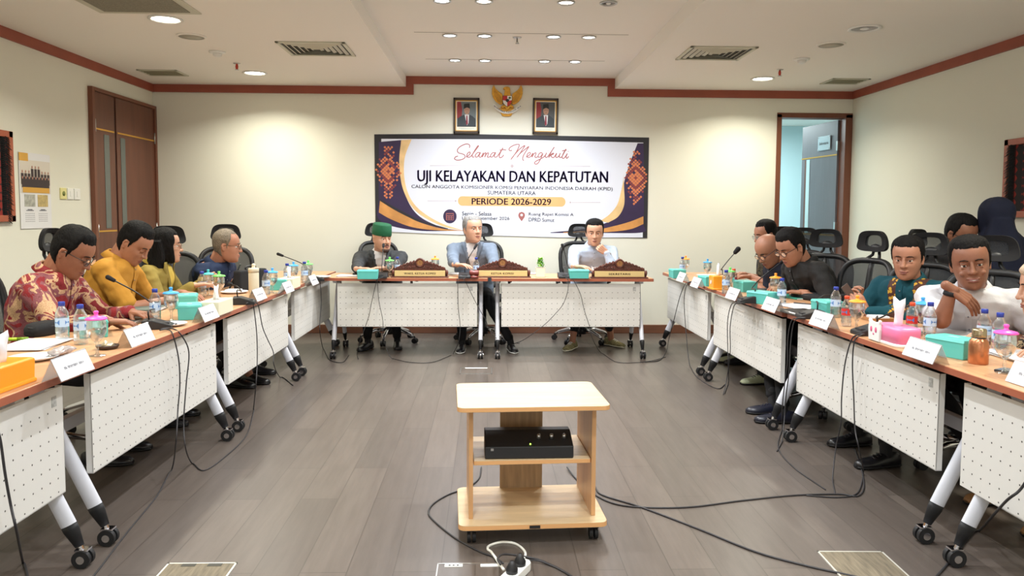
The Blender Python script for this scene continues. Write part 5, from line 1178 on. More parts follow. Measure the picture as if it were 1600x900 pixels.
def head_pt(th, z, off=0, jaw=1.0):
    w, yf, yb = _interp(z); w *= 1.06
    if z < -.03: w *= jaw
    c_, s_ = math.cos(th), math.sin(th); e = .86
    x = math.copysign(abs(c_)**e, c_)*w; y0 = (yf+yb)*.5*.6-.004
    y = y0+(math.copysign(abs(s_)**.95, s_)*((yf-y0) if s_ > 0 else (y0-yb)))
    p = Vector((x, y, z))
    # eye sockets and the plane of the cheeks
    for sx in (-1, 1):
        d = ((x-sx*.032)/.021)**2+((z-.004)/.0145)**2
        if y > .03: p.y -= .0135*math.exp(-d)
        d2 = ((x-sx*.040)/.024)**2+((z+.030)/.022)**2
        if y > .02: p.y += .0035*math.exp(-d2)
        d3 = ((x-sx*.030)/.030)**2+((z-.026)/.008)**2
        if y > .04: p.y += .0035*math.exp(-d3)
    if off:
        n = Vector((x/(w*w+1e-4), (y-y0)/.0085, z/.0135)); n = Vector((x*1.1, y-y0, z*.75+.01)).normalized(); p += n*off
    return p
def head_grid(offf=None, nz=44, nt=56, z0=-.121, z1=.122, jaw=1.0):
    rg = []
    for i in range(nz+1):
        u = i/nz; z = z0+(z1-z0)*(.5-.5*math.cos(PI*u))
        rg.append([head_pt(2*PI*j/nt, z, offf(2*PI*j/nt, z) if offf else 0, jaw) for j in range(nt)])
    return MB().rings(rg)
def sm(a, b, x): t = max(0, min(1, (x-a)/(b-a))); return t*t*(3-2*t)
def hair_mask(th, z, kind):
    """>0 where hair grows; th=pi/2 is the face"""
    fr = math.sin(th)          # 1 front, -1 back
    side = abs(math.cos(th))
    top = {'short': .086, 'low': .080, 'receding': .094, 'long': .076, 'thin': .092}[kind]
    # hairline height as a function of direction
    if kind == 'long' and fr < .62: return z+.13 if fr < .5 else z+.13-(.13+top)*sm(.5, .62, fr)
    if fr > .55: h = top+.006*side*0
    elif fr > .30: h = top-(top-.030)*sm(.55, .34, fr)          # temple
    elif fr > .16: h = .030-.050*sm(.30, .22, fr)               # sideburn
    elif fr > -.12: h = -.020+.036*sm(.16, .08, fr)             # over the ear
    else: h = .016-.095*sm(-.12, -.42, fr)
    if kind == 'receding' and .35 < fr < .85: h += .012
    return z-h
SK = {}
def skin(name, rgb):
    m_ = mat('skin_'+name, S(*rgb), .48, spec=.4, noise_amt=.07, noise_scale=28, bump=.08, bump_scale=220)
    b_ = m_.node_tree.nodes['Principled BSDF']; b_.inputs['Subsurface Weight'].default_value = .0
    return m_
def cloth(name, rgb, rough=.85, n=.05, sc=9, bump=.12): return mat(name, S(*rgb), rough, spec=.25, noise_amt=n, noise_scale=sc, bump=bump, bump_scale=160)
M['eye'] = mat('eye_white', S(225, 218, 210), .25); M['iris'] = mat('iris_dark', S(30, 18, 14), .15); M['lip'] = mat('lip_tone', S(142, 84, 76), .5); M['hairb'] = mat('hair_black', S(14, 12, 12), .7, spec=.18, noise_amt=.5, noise_scale=90, stretch=(1, 1, .3), bump=.7, bump_scale=150)
M['hairg'] = mat('hair_grey', S(132, 130, 128), .6, noise_amt=.35, noise_scale=110, bump=.5, bump_scale=130); M['hairbr'] = mat('hair_greybrown', S(112, 100, 84), .6, noise_amt=.35, noise_scale=100, bump=.5, bump_scale=130)
M['beard'] = mat('beard_stubble', S(78, 58, 50), .85)
def head_frame(pos, yaw, pitch, roll, s=1.0):
    R_ = Matrix.Rotation(math.radians(yaw-90), 4, 'Z') @ Matrix.Rotation(math.radians(-pitch), 4, 'X') @ Matrix.Rotation(math.radians(roll), 4, 'Y')
    return Matrix.Translation(pos) @ R_ @ Matrix.Scale(s, 4)
def hand_mb(wrist, d, nrm, thumb_side, pose, scale=1.0):
    """wrist -> fingers along d, palm facing nrm; thumb_side +1/-1 chooses the side of cross(d,nrm)"""
    d = Vector(d).normalized(); n = Vector(nrm); n = (n-d*n.dot(d)).normalized(); s = d.cross(n)*thumb_side; w = Vector(wrist); mb = MB()
    P_ = lambda a, b, c: w+(d*a+s*b+n*c)*scale
    curl0 = {'flat': .12, 'relax': .30, 'type': .38, 'fist': 1.25, 'grip': .85, 'hang': .55}[pose]
    mb.capsule(P_(-.03, 0, 0), P_(.012, 0, 0), .0235*scale, .024*scale)
    for k, (b, L_) in enumerate(((.030, .94), (.0105, 1.0), (-.0095, .95), (-.028, .80))):
        kn = P_(.088-abs(k-1.2)*.004, b, -.002); mb.capsule(P_(.015, b*.62, 0), kn, .0145*scale, .0115*scale, 12)
        spread = (b-.001)*2.6*(.6 if pose in ('fist', 'grip') else 1)
        fd = (d+s*spread).normalized(); p = kn; an = curl0*(1+.12*k)*.7
        for seg, (l, r) in enumerate(((.042, .0090), (.026, .0082), (.021, .0072))):
            dd = fd*math.cos(an)+n*math.sin(an); q = p+dd*l*L_*scale; mb.capsule(p, q, r*scale, (r-.0008)*scale, 10); p = q; an += curl0*(1.0 if seg == 0 else .7)
    # thumb from the side of the palm near its base
    ta = {'flat': .7, 'relax': .65, 'type': .6, 'fist': .35, 'grip': .45, 'hang': .5}[pose]
    p = P_(.022, .022, .004); d1 = (d*math.cos(ta)+s*math.sin(ta)+n*(.25 if pose in ('flat', 'relax') else .6)).normalized()
    for l, r, b in ((.040, .0145, 0), (.032, .0112, -.25), (.026, .0098, -.35)):
        d1 = (d1+s*b*.6+d*abs(b)*.5).normalized(); q = p+d1*l*scale; mb.capsule(p, q, r*scale, (r-.0015)*scale, 10); p = q
    return mb
def ik(sh, wr, hint, la=.285, lb=.255):
    sh, wr = Vector(sh), Vector(wr); v = wr-sh; D = v.length; mx = (la+lb)*.985
    if D > mx: wr = sh+v*(mx/D); v = wr-sh; D = mx
    a = (la*la-lb*lb+D*D)/(2*D); h = math.sqrt(max(1e-5, la*la-a*a)); u = v.normalized(); hh = Vector(hint); hh = (hh-u*hh.dot(u)).normalized()
    return sh+u*a+hh*h, wr
def person(label, hip, face, head, look, skinm, top, hair=('short', 'hairb'), sleeves='short', arms=None, legs=True, trousers=None, shoes=None, glasses=None, build_=1.0, beard=None,
           female=False, cap=None, hijab=None, collar=True, vox=.006, hs=1.04, inner=None, feet=None, sock=None, closed_eyes=False, extra=None, group=None, shoulder_tilt=0, twist=None, legdir=None, smile=False, mustache=False, standing=False):
    root = thing('person', label, 'person', (hip[0], hip[1], 0), 0, group); O = (hip[0], hip[1], 0)
    f = Vector((math.cos(math.radians(face)), math.sin(math.radians(face)), 0)); r = Vector((f.y, -f.x, 0)); U = Vector((0, 0, 1))
    tw = math.radians(twist if twist is not None else face); f2 = Vector((math.cos(tw), math.sin(tw), 0)); r2 = Vector((f2.y, -f2.x, 0))
    r2 = (r2-U*shoulder_tilt).normalized()
    H_ = Vector(head); hf = head_frame(H_, *look, s=hs)
    pel = Vector((hip[0], hip[1], hip[2] if len(hip) > 2 else .56))
    hb = hf @ Vector((0, -.03, -.075))      # base of the skull
    N = hb+Vector((0, 0, -.058))-f2*.030
    N = N+(Vector((pel.x, pel.y, N.z))-N)*.12
    ch = pel.lerp(N, .68)-f*.02
    B = build_; fem = .92 if female else 1
    def torso(inf=0., zcut=None):
        mb = MB(); pts = spline([pel-U*.03, pel+U*.06, pel.lerp(ch, .5)+f*.0, ch, N-U*.055, N], 4); n = len(pts); rg = []
        for i, p in enumerate(pts):
            t = i/(n-1); rr = r.lerp(r2, sm(.2, .8, t)).normalized()
            W = [(0, .175), (.15, .18), (.35, .168*fem), (.55, .18*fem), (.72, .195*fem), (.84, .175*fem), (.93, .118), (1, .074)]
            Dp = [(0, .13), (.15, .135*B), (.35, .128*B), (.55, .13*B), (.72, .125), (.84, .10), (.93, .086), (1, .068)]
            li = lambda A: next((A[k][1]+(A[k+1][1]-A[k][1])*(t-A[k][0])/(A[k+1][0]-A[k][0]) for k in range(len(A)-1) if t <= A[k+1][0]), A[-1][1])
            w, dd = li(W)*B+inf, li(Dp)+inf; tg = (pts[min(i+1, n-1)]-pts[max(i-1, 0)]).normalized(); fr = tg.cross(rr)*-1; fr = fr.normalized()
            if fr.dot(f2) < 0: fr = -fr
            rg.append([p+rr*math.cos(2*PI*j/28)*w+fr*math.copysign(abs(math.sin(2*PI*j/28))**.85, math.sin(2*PI*j/28))*dd for j in range(28)])
        mb.rings(rg); return mb
    shs = {}
    for k, sg in (('R', 1), ('L', -1)): shs[k] = N-U*.062+r2*sg*.178*B*fem-f2*.005
    J = {}
    for k, sg in (('R', 1), ('L', -1)):
        a = (arms or {}).get(k) or {}
        wr = Vector(a['w']) if 'w' in a else shs[k]+f*.28-U*.28-r*sg*.05
        if 'e' in a: el = Vector(a['e']); d_ = el-shs[k]; el = shs[k]+d_*min(1, .33/d_.length)
        else: el, wr = ik(shs[k], wr, a.get('hint') or (-U*1.0+r2*sg*.55-f*.2))
        J[k] = (shs[k], el, wr, a)
    # body: torso, neck, arms as one skin surface; head and hands finer
    bm_ = torso(-.012)
    for k in 'RL':
        s_, e, w_, a = J[k]; bm_.capsule(s_, e, .050*B, .040*B); bm_.capsule(e, w_, .040*B, .0255)
        bm_.capsule(N-U*.045, s_, .055, .055)
    bm_.capsule(ch, N-U*.02, .09, .06)
    body = remesh(bm_, .009, 4)
    hm = head_grid(jaw=1.0 if not female else .93); X = hf
    hm2 = MB().add(hm.v, hm.f, M=X)
    hm2.capsule(hf @ Vector((0, -.030, -.05)), N-U*.02, .056*hs*(.9 if female else 1.04), .062*(.9 if female else 1.05))
    shut = closed_eyes or look[1] > 18
    for a_, b_, ra, rb_ in (((0, .083, .022), (0, .098, -.022), .0075, .0115), ((0, .098, -.022), (0, .104, -.030), .0115, .0115)): hm2.capsule(hf @ Vector(a_), hf @ Vector(b_), ra*hs, rb_*hs, 12)
    for sx in (-1, 1):
        hm2.ell((sx*.0125, .093, -.0315), (.0085, .0115, .008), 10, M=hf)
        E_ = [(.0, -.003, .026), (.004, -.014, .022), (.006, -.020, .006), (.004, -.015, -.012), (.001, -.006, -.026)]
        hm2.tube([hf @ Vector((sx*(.0765+a_), -.006+b_+.004, c_-.010)) for a_, b_, c_ in E_], [.006*hs, .0055*hs, .0055*hs, .005*hs, .006*hs], 8)
        hm2.ell((sx*.074, -.010, -.010), (.006, .012, .020), 10, M=hf)
        hm2.ell((sx*.031, .0765, .0105 if not shut else .004), (.0175, .0085, .0065 if not shut else .0095), 12, M=hf)      # upper lid
        hm2.ell((sx*.031, .0755, -.0075), (.0165, .008, .0045), 12, M=hf)          # lower lid
        if smile: hm2.ell((sx*.042, .074, -.036), (.014, .013, .012), 10, M=hf)
    mz = -.066
    hm2.ell((0, .0885, mz+.0065), (.026+.005*smile, .0085, .0050), 12, M=hf); hm2.ell((0, .0875, mz-.0065), (.023+.005*smile, .0085, .0058), 12, M=hf)
    hm2.ell((0, .080, -.103), (.018, .012, .012), 12, M=hf)
    head_me = remesh(hm2, .0036 if vox < .006 else .0045, 3, .45)
    bmj = bmesh.new(); bmj.from_mesh(body); bmj.from_mesh(head_me)
    hand_meshes = []
    for k, sg in (('R', 1), ('L', -1)):
        s_, e, w_, a = J[k]
        if a.get('nohand'): continue
        fd = (w_-e).normalized(); hd = Vector(a.get('d') or (fd+Vector((0, 0, -fd.z*.75)))).normalized(); nr = Vector(a.get('n') or (0, 0, -1))
        if abs(hd.dot(nr.normalized())) > .97: nr = f
        # the thumb sits on the inner side for a palm-down hand
        cs = hd.cross((nr-hd*nr.dot(hd)).normalized()); ts = a.get('t') or (1 if cs.dot(-r2*sg) > 0 else -1)
        hmb = hand_mb(w_, hd, nr, ts, a.get('pose', 'relax'), (.93 if female else 1.0)*a.get('s', 1))
        hmb.capsule(w_-fd*.05, w_, .0262, .0235); hme = remesh(hmb, .003, 2, .4); bmj.from_mesh(hme); bpy.data.meshes.remove(hme)
    out = bpy.data.meshes.new('body'); bmj.to_mesh(out); bmj.free(); bpy.data.meshes.remove(body); bpy.data.meshes.remove(head_me)
    bo = mesh_out('body', out, skinm, root, O)
    rel = Matrix.Translation(-Vector(O)) @ hf
    # eyes, brows, lips
    if not (hijab and hijab.get('back')):
        for sx in (-1, 1):
            if shut:
                q = MB().tube([(sx*.016, .0805, -.003), (sx*.024, .0842, -.0065), (sx*.032, .0845, -.0072), (sx*.040, .081, -.0060), (sx*.046, .0755, -.003)], [.0006, .0011, .0013, .0012, .0007], 6)
                build('eyelashes', MB().add(q.v, q.f, M=rel), M['iris'], root, smooth=True); continue
            q = MB().ell((sx*.031, .0678, .0015), (.0125, .0118, .0105), 16)
            ey = build('eye', MB().add(q.v, q.f, M=rel), M['eye'], root, smooth=True)
            q = MB().ell((sx*.031+(look[3] if len(look) > 3 else 0), .0795, .0005), (.0058, .0022, .0056), 12)
            build('iris', MB().add(q.v, q.f, M=rel), M['iris'], ey, smooth=True)
        q = MB()
        for sx in (-1, 1): q.tube([(sx*.014, .0905, .0235), (sx*.028, .0915, .0285), (sx*.043, .083, .0265), (sx*.050, .0765, .022)], [.0022, .0034, .003, .0014], 8, flat=.8)
        build('eyebrows', MB().add(q.v, q.f, M=rel), M[hair[1]] if hair and hair[1] in M and not hijab else M['hairb'], root, smooth=True)
        q = MB(); wl = .0265+.006*smile
        q.tube([(-wl, .0835, mz+.001+.005*smile), (-.013, .0945, mz+.0042), (0, .0965, mz+.0032), (.013, .0945, mz+.0042), (wl, .0835, mz+.001+.005*smile)], [.001, .0030, .0032, .0030, .001], 8)
        q.tube([(-wl*.9, .084, mz-.002+.004*smile), (-.009, .0945, mz-.0062), (0, .0955, mz-.007), (.009, .0945, mz-.0062), (wl*.9, .084, mz-.002+.004*smile)], [.001, .0036, .0040, .0036, .001], 8)
        lo_ = build('lips', MB().add(q.v, q.f, M=rel), M['lip'], root, smooth=True)
        if smile:
            q = MB().tube([(-.017, .091, mz+.001), (0, .0975, mz-.001), (.017, .091, mz+.001)], [.0012, .0028, .0012], 8); build('teeth', MB().add(q.v, q.f, M=rel), M['eye'], lo_, smooth=True)
        if mustache or beard:
            q = MB().tube([(-.024, .087, mz+.005), (-.012, .0955, mz+.0125), (0, .097, mz+.0135), (.012, .0955, mz+.0125), (.024, .087, mz+.005)], [.0018, .0042, .004, .0042, .0018], 8)
            build('moustache', MB().add(q.v, q.f, M=rel), M['beard'], root, smooth=True)
        if beard:
            off = lambda th, z: -.005+.0085*sm(.55, .8, math.sin(th))*sm(-.082, -.096, z)
            q = head_grid(off, nz=26, nt=48, z0=-.121, z1=-.03); build('beard', MB().add(q.v, q.f, M=rel @ Matrix.Scale(1.006, 4)), M[beard] if beard in M else M['beard'], root, smooth=True)
    # hair
    if hair:
        kind, hm_ = hair
        th_ = {'short': .013, 'low': .013, 'receding': .010, 'long': .022, 'thin': .006}[kind]
        def off(th, z):
            c6 = Vector((math.cos(th)*5, math.sin(th)*5, z*60)); m_ = hair_mask(th, z, kind)+.007*noise.noise(c6*2.2)
            nz_ = noise.noise(c6)*.0018+noise.noise(c6*2.6)*.0014
            tk = th_*(.55+.75*sm(.05, .11, z)*(kind in ('short', 'low')))*(1-.35*sm(.0, -.05, z))
            return -.006+.0075*sm(-.004, .003, m_)+(tk+nz_)*sm(-.002, .026, m_)
        q = head_grid(off, nz=56, nt=72); hmm = MB().add(q.v, q.f, M=rel)
        if kind == 'long':
            for k in range(15):
                a = PI*1.0+PI*(k-1)/12; a = -PI*.12-PI*.76*k/14
                top_ = head_pt(a, .03, .014); mid_ = head_pt(a, -.06, .03); R3 = hf.to_3x3()
                wp = [hf @ top_, hf @ mid_, hf @ (mid_+Vector((0, -.01, -.06)))]
                e_ = wp[-1]; wp += [Vector((e_.x, e_.y, e_.z-.06))+Vector((math.cos(a), 0, 0))*.005, Vector((e_.x, e_.y, e_.z-.13))+f2*(.01)]
                hmm.tube([p-Vector(O) for p in spline(wp, 4)], [.020+.012*min(1, i/6)-.0012*i*(i > 12) for i in range(len(spline(wp, 4)))], 10)
            hme = remesh(MB().add([tuple(Vector(v)+Vector(O)) for v in hmm.v], hmm.f), .006, 3); mesh_out('hair', hme, M[hm_], root, O, disp=lambda c, n: .0035*noise.noise(Vector((c.x*60, c.y*60, c.z*9))))
        else: build('hair', hmm, M[hm_], root, smooth=True)
    if cap:
        ho = Matrix.Translation((0, -.004, .036)) @ Matrix.Rotation(math.radians(-6), 4, 'X')
        rg = [[(w*math.cos(a), d_*math.sin(a)-.006, z) for a in [2*PI*j/40 for j in range(40)]] for w, d_, z in ((.083, .105, .0), (.086, .108, .004), (.083, .106, .05), (.079, .103, .094), (.074, .098, .103), (.02, .03, .104))]
        q = MB().rings(rg, M=ho); build('cap', MB().add(q.v, q.f, M=rel), cap, root, smooth=True)
    if hijab:
        def off(th, z):
            face_ = sm(.62, .80, math.sin(th))*sm(.075, .055, z)*(0 if hijab.get('back') else 1); return .020+.008*math.sin(th*5)*.3-.035*face_
        q = head_grid(off, nz=40, nt=56); q = MB().add(q.v, q.f, M=hf)
        C0 = hf @ Vector((0, -.035, -.05)); dr = hijab.get('drop', .30); wd = hijab.get('w', .21)
        rg = []
        for i in range(10):
            t = i/9; z = C0.z+.07-(dr+.05)*t; w = .085+(wd-.085)*sm(0, .8, t); d_ = .095+(.135-.095)*t+hijab.get('dd', 0)*t; c_ = Vector((C0.x, C0.y, z)).lerp(Vector((N.x, N.y, z)), sm(0, .6, t))-f2*(.01)
            rg.append([c_+r2*math.cos(a)*w*(1+.04*math.sin(7*a+t*3))+f2*math.sin(a)*d_*(1+.05*math.sin(9*a)) for a in [2*PI*j/44 for j in range(44)]])
        q.rings(rg)
        me = remesh(q, .007, 5)
        if not hijab.get('back'):
            inv = hf.inverted(); bmx = bmesh.new(); bmx.from_mesh(me); dl = [v for v in bmx.verts if (lambda p: p.y > .045 and abs(p.x) < .056 and -.112 < p.z < .062)(inv @ v.co)]
            bmesh.ops.delete(bmx, geom=dl, context='VERTS'); bmx.to_mesh(me); bmx.free()
        mesh_out('headscarf', me, hijab['m'], root, O, disp=lambda c, n: (.006 if not hijab.get('deep') else .022*sm(H_.z+.10, H_.z-.12, c.z)+.004)*noise.noise(Vector((c.x*15, c.y*15, c.z*2.5))))
    # shirt or jacket
    sb = torso(.008 if female else .010)
    for k in 'RL':
        s_, e, w_, a = J[k]; sb.capsule(N-U*.050, s_, .062*B, .066*B)
        if sleeves == 'long': sb.capsule(s_, e, .066*B, .052*B); sb.capsule(e, e.lerp(w_, .93), .052*B, .038)
        elif sleeves == 'roll': sb.capsule(s_, s_.lerp(e, .74), .068*B, .064*B)
        else: sb.capsule(s_, s_.lerp(e, .86), .066*B, .062*B)
    sme = remesh(sb, .0065 if vox < .006 else .008, 5)
    def fold(c, n):
        v = .0075*noise.noise(Vector((c.x*9, c.y*9, c.z*14)))+.0045*noise.noise(Vector((c.x*22, c.y*22, c.z*26)))
        # drag folds near the elbows and armpits
        for k in 'RL':
            s_, e, w_, a = J[k]
            for jn, am in ((e, .007), (s_, .004)):
                dd_ = (c-jn).length
                if dd_ < .13: v += am*math.sin((c-jn).dot((e-s_).normalized())*95+c.z*20)*(1-dd_/.13)
        return v
    fn = None; mats_ = [top]
    if inner:
        mats_ = [top, inner]
        def fn(c, n):
            p = c-N; lat = abs(p.dot(r2)); fz = p.dot(f2)
            zz = -p.z; wv = .062*(1-zz/.36) if zz > -.1 else .06
            return 1 if (fz > .0 and lat < max(0, wv) and n.dot(f2) > .1) else 0
    so_ = mesh_out('jacket' if inner else 'shirt', sme, mats_, root, O, fn, fold)
    Rf = lambda v: Vector(v)-Vector(O)
    # collar and front placket
    if collar and not hijab:
        ax = (hb+hf.to_3x3() @ Vector((0, .012, 0))-N).normalized(); ax = (ax+U*.6).normalized(); cf = (f2-ax*f2.dot(ax)).normalized(); cr = cf.cross(ax); q = MB(); rg = []
        for rr_, up in ((.068, -.010), (.0665, .030), (.0695, .034), (.078, .018), (.094, -.012)):
            row = []
            for j in range(45):
                a_ = PI/2+.13+(2*PI-.26)*j/44; sn = math.sin(a_); frt = sm(.2, 1, sn)
                row.append(Rf(N+ax*(up-.016*frt-(.022*sm(.75, 1, sn) if rr_ > .075 else 0))+cr*math.cos(a_)*rr_+cf*sn*rr_*(1+.10*frt)))
            rg.append(row)
        q.rings(rg, cap=False, closed=False); cl = build('collar', q, inner or top, so_, smooth=True, fix=False)
        md = cl.modifiers.new('s', 'SOLIDIFY'); md.thickness = .0035
        if not inner:
            from mathutils.bvhtree import BVHTree
            dg = so_.data; bvh = BVHTree.FromPolygons([v.co for v in dg.vertices], [tuple(p.vertices) for p in dg.polygons]); L_ = []
            for k in range(12):
                h_ = bvh.ray_cast(Rf(N-U*(.035+.035*k))+f2*.6, -f2)
                if h_[0] is not None: L_.append(h_[0]+f2*.0005)
            if len(L_) > 3:
                rg = [[p-r2*.013+f2*.002, p-r2*.013+f2*.004, p+r2*.013+f2*.004, p+r2*.013+f2*.002] for p in L_]
                pk_ = build('placket', MB().rings(rg), top, so_, smooth=False)
                for p in L_[1::2]: build('button', MB().ell(p+f2*.004, (.005, .005, .005), 8), M['print'], pk_, smooth=True)
    if inner:      # lapels
        for sg in (1, -1):
            q = MB(); L_ = [(.070, .02, .018), (.060, -.04, .09), (.045, -.12, .125), (.018, -.22, .145)]; rg = []
            for w0, dz, fy in L_:
                a_ = N+r2*sg*w0+U*dz; 
                rg.append((a_, a_+r2*sg*(.045 if dz > -.1 else .03)))
            co = [];
            inv = None
            for a_, b_ in rg: co += [a_, b_]
            # push onto the surface of the jacket
            dg = so_.data; from mathutils.bvhtree import BVHTree
            bvh = BVHTree.FromPolygons([v.co for v in dg.vertices], [tuple(p.vertices) for p in dg.polygons]); vs = []
            for c_ in co:
                h_ = bvh.ray_cast(Rf(c_)+f2*.5, -f2); vs.append((h_[0]+f2*.006) if h_[0] is not None else Rf(c_)+f2*.1)
            q.add(vs, [(2*i, 2*i+1, 2*i+3, 2*i+2) for i in range(3)]); lp = build('lapel', q, top, so_, smooth=True, fix=False); lp.modifiers.new('s', 'SOLIDIFY').thickness = .006
    # legs
    if legs:
        tr = MB(); fd_ = []
        lf = Vector((math.cos(math.radians(legdir)), math.sin(math.radians(legdir)), 0)) if legdir is not None else f; lr = Vector((lf.y, -lf.x, 0))
        tr.ell(pel-U*.02, (.16, .16, .10), 18)
        for i, sg in enumerate((1, -1)):
            hp = pel+lr*sg*.09-U*.02; kn = hp+lf*.40+lr*sg*.04-U*.03; kn.z = .50
            ft = Vector((feet[i][0], feet[i][1], 0)) if feet else Vector((kn.x, kn.y, 0))-lf*.03
            dxy = Vector((ft.x-kn.x, ft.y-kn.y, 0)); 
            if dxy.length > .27: kn = kn+dxy*(1-.27/dxy.length)*.6
            an = Vector((ft.x, ft.y, .09)); cuff = an.lerp(kn, .10 if not sock else .28)
            tr.capsule(hp, kn, .088*B, .062*B); tr.capsule(kn, cuff, .062*B, .046)
            fdir = Vector((math.cos(math.radians(feet[i][2])), math.sin(math.radians(feet[i][2])), 0)) if feet and len(feet[i]) > 2 else lf
            fd_.append((ft, fdir, an, cuff))
        tme = remesh(tr, .011, 5); mesh_out('trousers' if not female else 'skirt', tme, trousers or cloth('trousers_dark', (30, 30, 34)), root, O, disp=lambda c, n: .006*noise.noise(Vector((c.x*12, c.y*12, c.z*18))))
        for ft, fdir, an, cuff in fd_:
            side = Vector((fdir.y, -fdir.x, 0)); q = MB()
            q.capsule(an-U*.03, cuff+U*.02, .032, .036)
            build('ankle', MB().add([Rf(v) for v in q.v], q.f), sock or M['black_soft'], root, smooth=True)
            PR = [(-.085, .020, .055), (-.07, .033, .07), (-.03, .037, .075), (.02, .038, .068), (.07, .043, .052), (.12, .046, .042), (.16, .038, .034), (.185, .018, .022)]
            rg = []
            for a_, w_, h_ in PR: rg.append([Rf(ft+fdir*a_+side*w_*math.copysign(abs(math.cos(t_))**.8, math.cos(t_))+U*(.018+max(0, math.sin(t_))*(h_-.006)-max(0, -math.sin(t_))*.006)) for t_ in [2*PI*j/20 for j in range(20)]])
            sh = build('shoe', MB().rings(rg), shoes or mat('shoe_black', S(24, 24, 28), .3), root, smooth=True)
            rg = [[Rf(ft+fdir*a_+side*math.cos(t_)*(w_+.003)+U*(.012+.010*math.sin(t_))) for t_ in [2*PI*j/16 for j in range(16)]] for a_, w_, h_ in PR]
            build('sole', MB().rings(rg), (extra or {}).get('sole', M['rubber']), sh, smooth=True)
            q = MB()
            for k in range(4):
                a_ = .045+.02*k; z_ = .078-.008*k
                q.tube([Rf(ft+fdir*a_+side*b_+U*(z_-abs(b_)*.25)) for b_ in (-.02, 0, .02)], .003, 6)
            build('laces', q, (extra or {}).get('laces', M['cable']), sh, smooth=True)
    if glasses:
        gm = mat('glasses_frame', S(*glasses), .3, .3); q = MB()
        for sx in (-1, 1):
            c_ = Vector((sx*.033, .101, .0)); q.tube([(c_.x+.0235*math.cos(a)*(1 if abs(math.cos(a)) < .99 else 1), c_.y-.006*abs(math.cos(a))*(1 if sx*math.cos(a) > 0 else 0), c_.z+.0175*math.copysign(abs(math.sin(a))**.8, math.sin(a))) for a in [2*PI*j/24 for j in range(26)]], .0016, 6, cap=False)
            q.tube([(sx*.057, .095, .006), (sx*.074, .06, .008), (sx*.079, 0, .006), (sx*.080, -.018, -.006)], .0018, 6)
        q.tube([(-.0095, .101, .003), (0, .105, .006), (.0095, .101, .003)], .0016, 6)
        go = build('glasses', MB().add(q.v, q.f, M=rel), gm, root, smooth=True)
        q = MB()
        for sx in (-1, 1): q.add([(sx*.033+.022*math.cos(a), .1, .016*math.sin(a)) for a in [2*PI*j/20 for j in range(20)]], [tuple(range(20))])
        build('lenses', MB().add(q.v, q.f, M=rel), clearp, go, fix=False)
    if extra and extra.get('watch'):
        k, wm = extra['watch']; s_, e, w_, a = J[k]; ax = (e-w_).normalized(); c_ = w_+ax*.022; u_ = ax.orthogonal().normalized(); v_ = ax.cross(u_)
        rg = [[Rf(c_+ax*dz+(u_*math.cos(t_)+v_*math.sin(t_))*rr_) for t_ in [2*PI*j/22 for j in range(22)]] for dz, rr_ in ((-.011, .026), (-.011, .031), (.011, .032), (.011, .026))]
        wt = build('watch', MB().rings(rg, cap=False), wm, root, smooth=True)
        up = (Vector((0, 0, 1))-ax*ax.z); up = (up.normalized() if up.length > .3 else -f); q = MB(); q.tube([Rf(c_+up*.029), Rf(c_+up*.036)], .017, 16); build('watch_face', q, (extra or {}).get('face', M['black']), wt, smooth=True)
    return root, J, hf, so_
# ---------------------------------------------------------------- who sits where
batik = bpy.data.materials.new('batik_red_cream'); batik.use_nodes = True
def batik_nodes(m_, cols, sc1, sc2):
    nt = m_.node_tree; b_ = nt.nodes['Principled BSDF']; b_.inputs['Roughness'].default_value = .8; L = nt.links.new
    tc = nt.nodes.new('ShaderNodeTexCoord'); n = nt.nodes.new('ShaderNodeTexNoise'); n.inputs['Scale'].default_value = sc1; n.inputs['Detail'].default_value = 2.5; n.inputs['Distortion'].default_value = 1.6
    rp = nt.nodes.new('ShaderNodeValToRGB'); rp.color_ramp.interpolation = 'CONSTANT'
    pos = [0, .42, .5, .58]
    while len(rp.color_ramp.elements) < 4: rp.color_ramp.elements.new(.5)
    for e, p, c in zip(rp.color_ramp.elements, pos, cols): e.position = p; e.color = (*c, 1)
    v = nt.nodes.new('ShaderNodeTexVoronoi'); v.inputs['Scale'].default_value = sc2; v.feature = 'DISTANCE_TO_EDGE'; r2_ = nt.nodes.new('ShaderNodeValToRGB'); r2_.color_ramp.elements[0].color = (.55, .42, .38, 1); r2_.color_ramp.elements[1].position = .12
    mx = nt.nodes.new('ShaderNodeMix'); mx.data_type = 'RGBA'; mx.blend_type = 'MULTIPLY'; mx.inputs[0].default_value = .8
    L(tc.outputs['Object'], n.inputs[0]); L(n.outputs['Fac'], rp.inputs[0]); L(tc.outputs['Object'], v.inputs[0]); L(v.outputs[0], r2_.inputs[0]); L(rp.outputs[0], mx.inputs[6]); L(r2_.outputs[0], mx.inputs[7]); L(mx.outputs[2], b_.inputs['Base Color'])
batik_nodes(batik, [S(128, 22, 30), S(196, 160, 122), S(132, 74, 80), S(136, 26, 34)], 6.5, 95)
floral = bpy.data.materials.new('floral_dress'); floral.use_nodes = True; batik_nodes(floral, [S(44, 34, 30), S(188, 168, 130), S(120, 70, 66), S(44, 34, 30)], 14, 90)
dbatik = bpy.data.materials.new('dark_leaf_print'); dbatik.use_nodes = True; batik_nodes(dbatik, [S(52, 50, 40), S(96, 92, 66), S(40, 40, 34), S(70, 60, 46)], 14, 60)
blkp = mat('black_shirt', S(24, 23, 24), .8, noise_amt=.35, noise_scale=26)
w = lambda px, py, d: at(px, py, d)
def T(px, py, z=.81): return on_z(px, py, z)
SKN = dict(a=skin('a', (150, 100, 76)), b=skin('b', (166, 116, 92)), c=skin('c', (196, 150, 124)), d=skin('d', (176, 122, 96)), e=skin('e', (138, 92, 70)))
